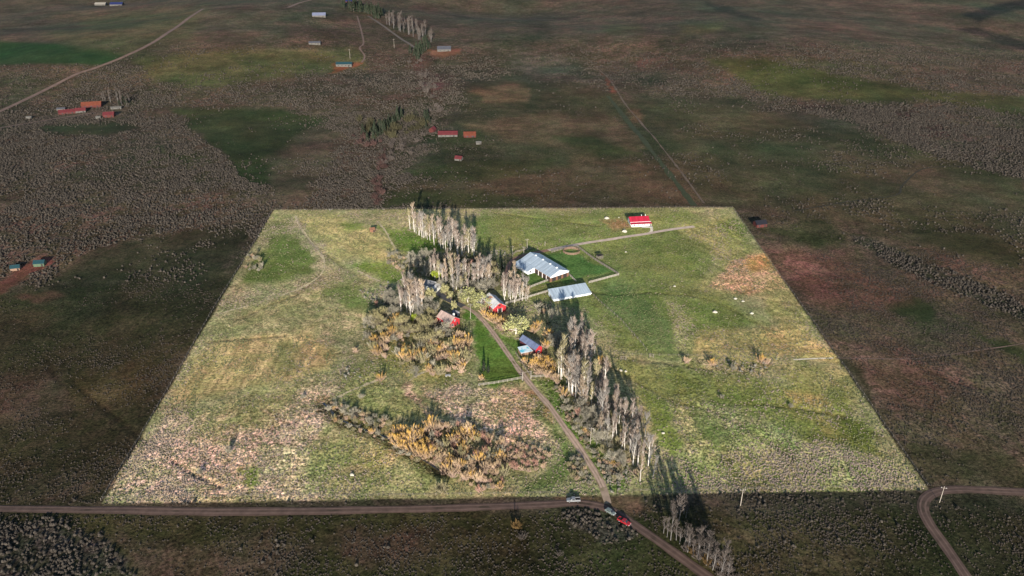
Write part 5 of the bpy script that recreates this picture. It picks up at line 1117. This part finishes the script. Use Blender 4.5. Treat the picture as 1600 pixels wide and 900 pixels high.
for x, y in spots([(575, 492), (625, 498), (690, 512), (735, 540), (730, 580), (690, 592), (640, 575), (590, 560), (570, 530)], 70, 3.2):
    key = RT.choices(list(MIX), (4, 3, 2, 2))[0]; s = RT.uniform(.6, 1.15) * (1.5 if key == 'grey' else 1)
    tag(link('yard_bush', SHR[key][RT.randrange(5)], None, (x, y, hz(x, y)), RT.uniform(0, 6.28), (s, s, s * RT.uniform(.85, 1.25))), MIX[key], 'bush', key + ' bushes left of the red house')
for x, y in spots([(570, 490), (625, 500), (690, 515), (700, 540), (640, 545), (580, 520)], 14, 5):
    tree('olive_tree', 'olive_tree', 'brownish-olive tree in the crowded wood left of the red house', x, y, RT.uniform(.8, 1.15), 'olive trees of the wood left of the red house')
MX2 = {'pink': 'pinkish bush under the orange shrubs round the blue-roofed house', 'orange': 'orange bush in the belt round the blue-roofed house'}
for x, y in spots([(826, 570), (848, 562), (868, 575), (866, 596), (845, 590), (830, 578)], 16, 2.6):
    key = RT.choice(list(MX2)); s = RT.uniform(.6, 1.0); tag(link('yard_bush', SHR[key][RT.randrange(5)], None, (x, y, hz(x, y)), RT.uniform(0, 6.28), (s, s, s)), MX2[key], 'bush', key + ' bushes by the blue-roofed house')
for x, y in spots([(748, 485), (768, 492), (790, 508), (800, 518), (785, 520), (762, 505)], 14, 2.6):
    key = RT.choice(['pink', 'orange']); s = RT.uniform(.6, .95); tag(link('yard_bush', SHR[key][RT.randrange(5)], None, (x, y, hz(x, y)), RT.uniform(0, 6.28), (s, s, s)), {'pink': 'pinkish bush in the strip between drive and red barn', 'orange': 'golden bush in the strip between drive and red barn'}[key], 'bush', key + ' bushes below the red barn')
for x, y in spots([(612, 672), (645, 678), (690, 662), (730, 668), (765, 680), (790, 700), (790, 730), (785, 765), (750, 770), (715, 752), (690, 735), (655, 715), (625, 700)], 190, 1.6):
    if float(fbm(np.array(x), np.array(y), 14, 123, 3)) < .33: continue
    px, py = to_px(x, y, 0); key = 'orange' if (px < 668 and RT.random() < .7) or RT.random() < .10 else RT.choices(['pink', 'red', 'grey', 'olive'], (6, 2, 2, 2))[0]
    me = SHR[key][RT.randrange(len(SHR[key]))]; s = RT.uniform(.4, 1.1) * (1.4 if key == 'grey' else 1)
    lab = {'orange': 'golden-topped', 'pink': 'pinkish tan', 'red': 'reddish', 'grey': 'bare grey', 'olive': 'olive-brown'}[key]
    tag(link('willow_shrub', me, None, (x, y, hz(x, y)), RT.uniform(0, 6.28), (s * RT.uniform(.7, 1.3), s * RT.uniform(.7, 1.3), s * RT.uniform(.8, 1.4))), lab + ' willow in the big thicket by the creek', 'shrub', lab + ' willows of the creek thicket')
for poly in ([(508, 626), (526, 640), (560, 658), (610, 678), (606, 690), (570, 682), (530, 664), (508, 640)], [(606, 680), (640, 696), (668, 712), (655, 722), (620, 706)]):
    for x, y in spots(poly, 26, 2.0):
        key = RT.choices(['grey', 'olive', 'orange', 'pink'], (5, 3, 2, 2))[0]; s = RT.uniform(.25, .6) * (1.6 if key == 'grey' else 1); w = {'pink': 'pinkish', 'olive': 'olive', 'grey': 'grey', 'orange': 'golden'}[key]
        tag(link('bank_bush', SHR[key][RT.randrange(5)], None, (x, y, hz(x, y)), RT.uniform(0, 6.28), (s, s, s * RT.uniform(.8, 1.2))), w + ' bush crowding the banks of the dark creek', 'bush', w + ' bushes on the creek banks')
for x, y in spots([(790, 700), (820, 698), (855, 705), (862, 720), (845, 738), (815, 742), (795, 735)], 34, 2.4):
    me = SHR['red' if RT.random() < .5 else 'pink'][RT.randrange(3)]; s = RT.uniform(.4, .7)
    tag(link('willow_shrub', me, None, (x, y, hz(x, y)), RT.uniform(0, 6.28), (s, s, s)), 'low reddish willow in the patch between thicket and drive', 'shrub', 'low willows right of the thicket')
for poly, n, key, s0, lab, grp in (
        ([(605, 395), (630, 395), (645, 415), (660, 425), (655, 440), (630, 425), (612, 418), (600, 410)], 42, 'grey', .75, 'grey shrub in the dense patch left of the small white house', 'grey shrubs above the white house'),
        ([(383, 402), (400, 396), (414, 415), (405, 428), (385, 422)], 16, 'grey', .95, 'grey shrub in the clump on the left boundary', 'grey shrubs on the left boundary'),
        ([(515, 630), (545, 640), (600, 655), (612, 668), (590, 672), (545, 652)], 26, 'grey', .75, 'grey shrub along the dark creek', 'grey shrubs along the creek'),
        ([(835, 470), (860, 480), (868, 492), (842, 490)], 12, 'grey', .9, 'grey shrub in the hollow below the long shed', 'grey shrubs below the long shed'),
        ([(875, 630), (900, 650), (930, 700), (975, 750), (950, 755), (915, 700), (885, 655)], 54, 'grey', .65, 'grey-green shrub on the bank between drive and aspens', 'shrubs between drive and aspens'),
        ([(885, 722), (905, 708), (930, 755), (915, 762), (890, 745)], 26, 'grey', .7, 'grey shrub left of the drive near its mouth', 'shrubs left of the drive mouth'),
        ([(700, 405), (730, 400), (770, 412), (740, 425), (705, 420)], 22, 'grey', .9, 'grey shrub in the shade behind the drive groves', 'shrubs behind the drive groves'),
        ([(560, 500), (610, 500), (640, 530), (600, 560), (570, 545)], 30, 'grey', .6, 'grey scrub bush left of the yard trees', 'scrub left of the yard'),
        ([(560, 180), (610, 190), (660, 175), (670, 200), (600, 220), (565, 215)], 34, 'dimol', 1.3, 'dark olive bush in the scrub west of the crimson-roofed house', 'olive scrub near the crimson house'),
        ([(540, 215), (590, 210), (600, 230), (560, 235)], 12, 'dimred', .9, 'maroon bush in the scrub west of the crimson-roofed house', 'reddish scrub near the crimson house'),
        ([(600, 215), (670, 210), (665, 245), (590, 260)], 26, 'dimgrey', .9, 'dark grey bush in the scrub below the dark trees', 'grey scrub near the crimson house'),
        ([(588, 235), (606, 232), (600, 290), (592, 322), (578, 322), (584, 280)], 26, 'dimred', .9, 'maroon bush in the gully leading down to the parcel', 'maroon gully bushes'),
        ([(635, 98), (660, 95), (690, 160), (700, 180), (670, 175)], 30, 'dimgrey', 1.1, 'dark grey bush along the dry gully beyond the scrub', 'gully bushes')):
    for x, y in spots(poly, n, 1.8):
        k2 = RT.choice(('grey', 'grey', 'olive', 'pink')) if key == 'grey' else key
        me = SHR[k2][RT.randrange(5)]; s = s0 * RT.uniform(.55, 1.3) * (1 if k2 == key else .6)
        w = {'olive': ('grey', 'olive'), 'pink': ('grey', 'pale tan')}.get(k2) if k2 != key else None
        lb = lab.replace('grey-green shrub', 'grey shrub').replace('grey scrub', 'grey scrub')
        if w: lb = lb.replace(w[0], w[1], 1)
        tag(link('shrub', me, None, (x, y, hz(x, y)), RT.uniform(0, 6.28), (s * RT.uniform(.8, 1.25), s, s * RT.uniform(.8, 1.3))), lb, 'shrub', grp)
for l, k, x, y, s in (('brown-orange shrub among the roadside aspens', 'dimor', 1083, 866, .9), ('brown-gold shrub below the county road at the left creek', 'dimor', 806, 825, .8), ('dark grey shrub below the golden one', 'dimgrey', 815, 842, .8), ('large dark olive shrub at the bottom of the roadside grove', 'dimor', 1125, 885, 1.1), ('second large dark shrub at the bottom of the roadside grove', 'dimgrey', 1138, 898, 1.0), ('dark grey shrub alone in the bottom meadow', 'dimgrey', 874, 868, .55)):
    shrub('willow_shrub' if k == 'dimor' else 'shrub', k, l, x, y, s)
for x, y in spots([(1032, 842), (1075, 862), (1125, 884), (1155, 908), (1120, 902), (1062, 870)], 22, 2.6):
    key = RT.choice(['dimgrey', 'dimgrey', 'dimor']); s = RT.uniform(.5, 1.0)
    tag(link('roadside_bush', SHR[key][RT.randrange(5)], None, (x, y, hz(x, y)), RT.uniform(0, 6.28), (s, s, s * 1.2)), {'dimgrey': 'dark grey-brown bush beneath the roadside aspens', 'dimor': 'brown-orange bush beneath the roadside aspens'}[key], 'bush', {'dimgrey': 'grey', 'dimor': 'orange'}[key] + ' bushes under the roadside aspens')
# far tree rows
for poly, n, key, s, lab, grp, nm in (
        ([(528, 10), (548, 8), (600, 24), (602, 34), (560, 22)], 36, 'conifer', 1.6, 'dark conifer of the far row near the horizon', 'conifers of the far row', 'conifer_tree'),
        ([(598, 24), (650, 46), (675, 60), (676, 70), (640, 60), (600, 36)], 44, 'aspen_dim', 1.2, 'dark bare aspen of the far diagonal row', 'aspens of the far row', 'far_aspen_tree'),  # far aspens, also in the dimmed bark and twigs
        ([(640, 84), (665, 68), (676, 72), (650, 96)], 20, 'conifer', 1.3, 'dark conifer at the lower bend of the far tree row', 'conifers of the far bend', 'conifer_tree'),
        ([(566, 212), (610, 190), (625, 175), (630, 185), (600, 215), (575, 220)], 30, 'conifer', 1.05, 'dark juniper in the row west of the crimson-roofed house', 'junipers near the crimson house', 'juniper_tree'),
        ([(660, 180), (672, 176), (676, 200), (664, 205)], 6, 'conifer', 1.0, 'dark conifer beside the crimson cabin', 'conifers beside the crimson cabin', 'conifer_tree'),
        ([(152, 158), (170, 156), (205, 160), (200, 168), (180, 164)], 8, 'aspen_dim', .8, 'dark tree behind the distant western ranch', 'trees of the distant ranch', 'far_aspen_tree'),
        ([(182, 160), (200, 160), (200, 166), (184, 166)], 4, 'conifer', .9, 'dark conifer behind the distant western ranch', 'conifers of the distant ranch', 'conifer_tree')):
    grove(poly, n, key, lab, grp, nm, s, 3.0)
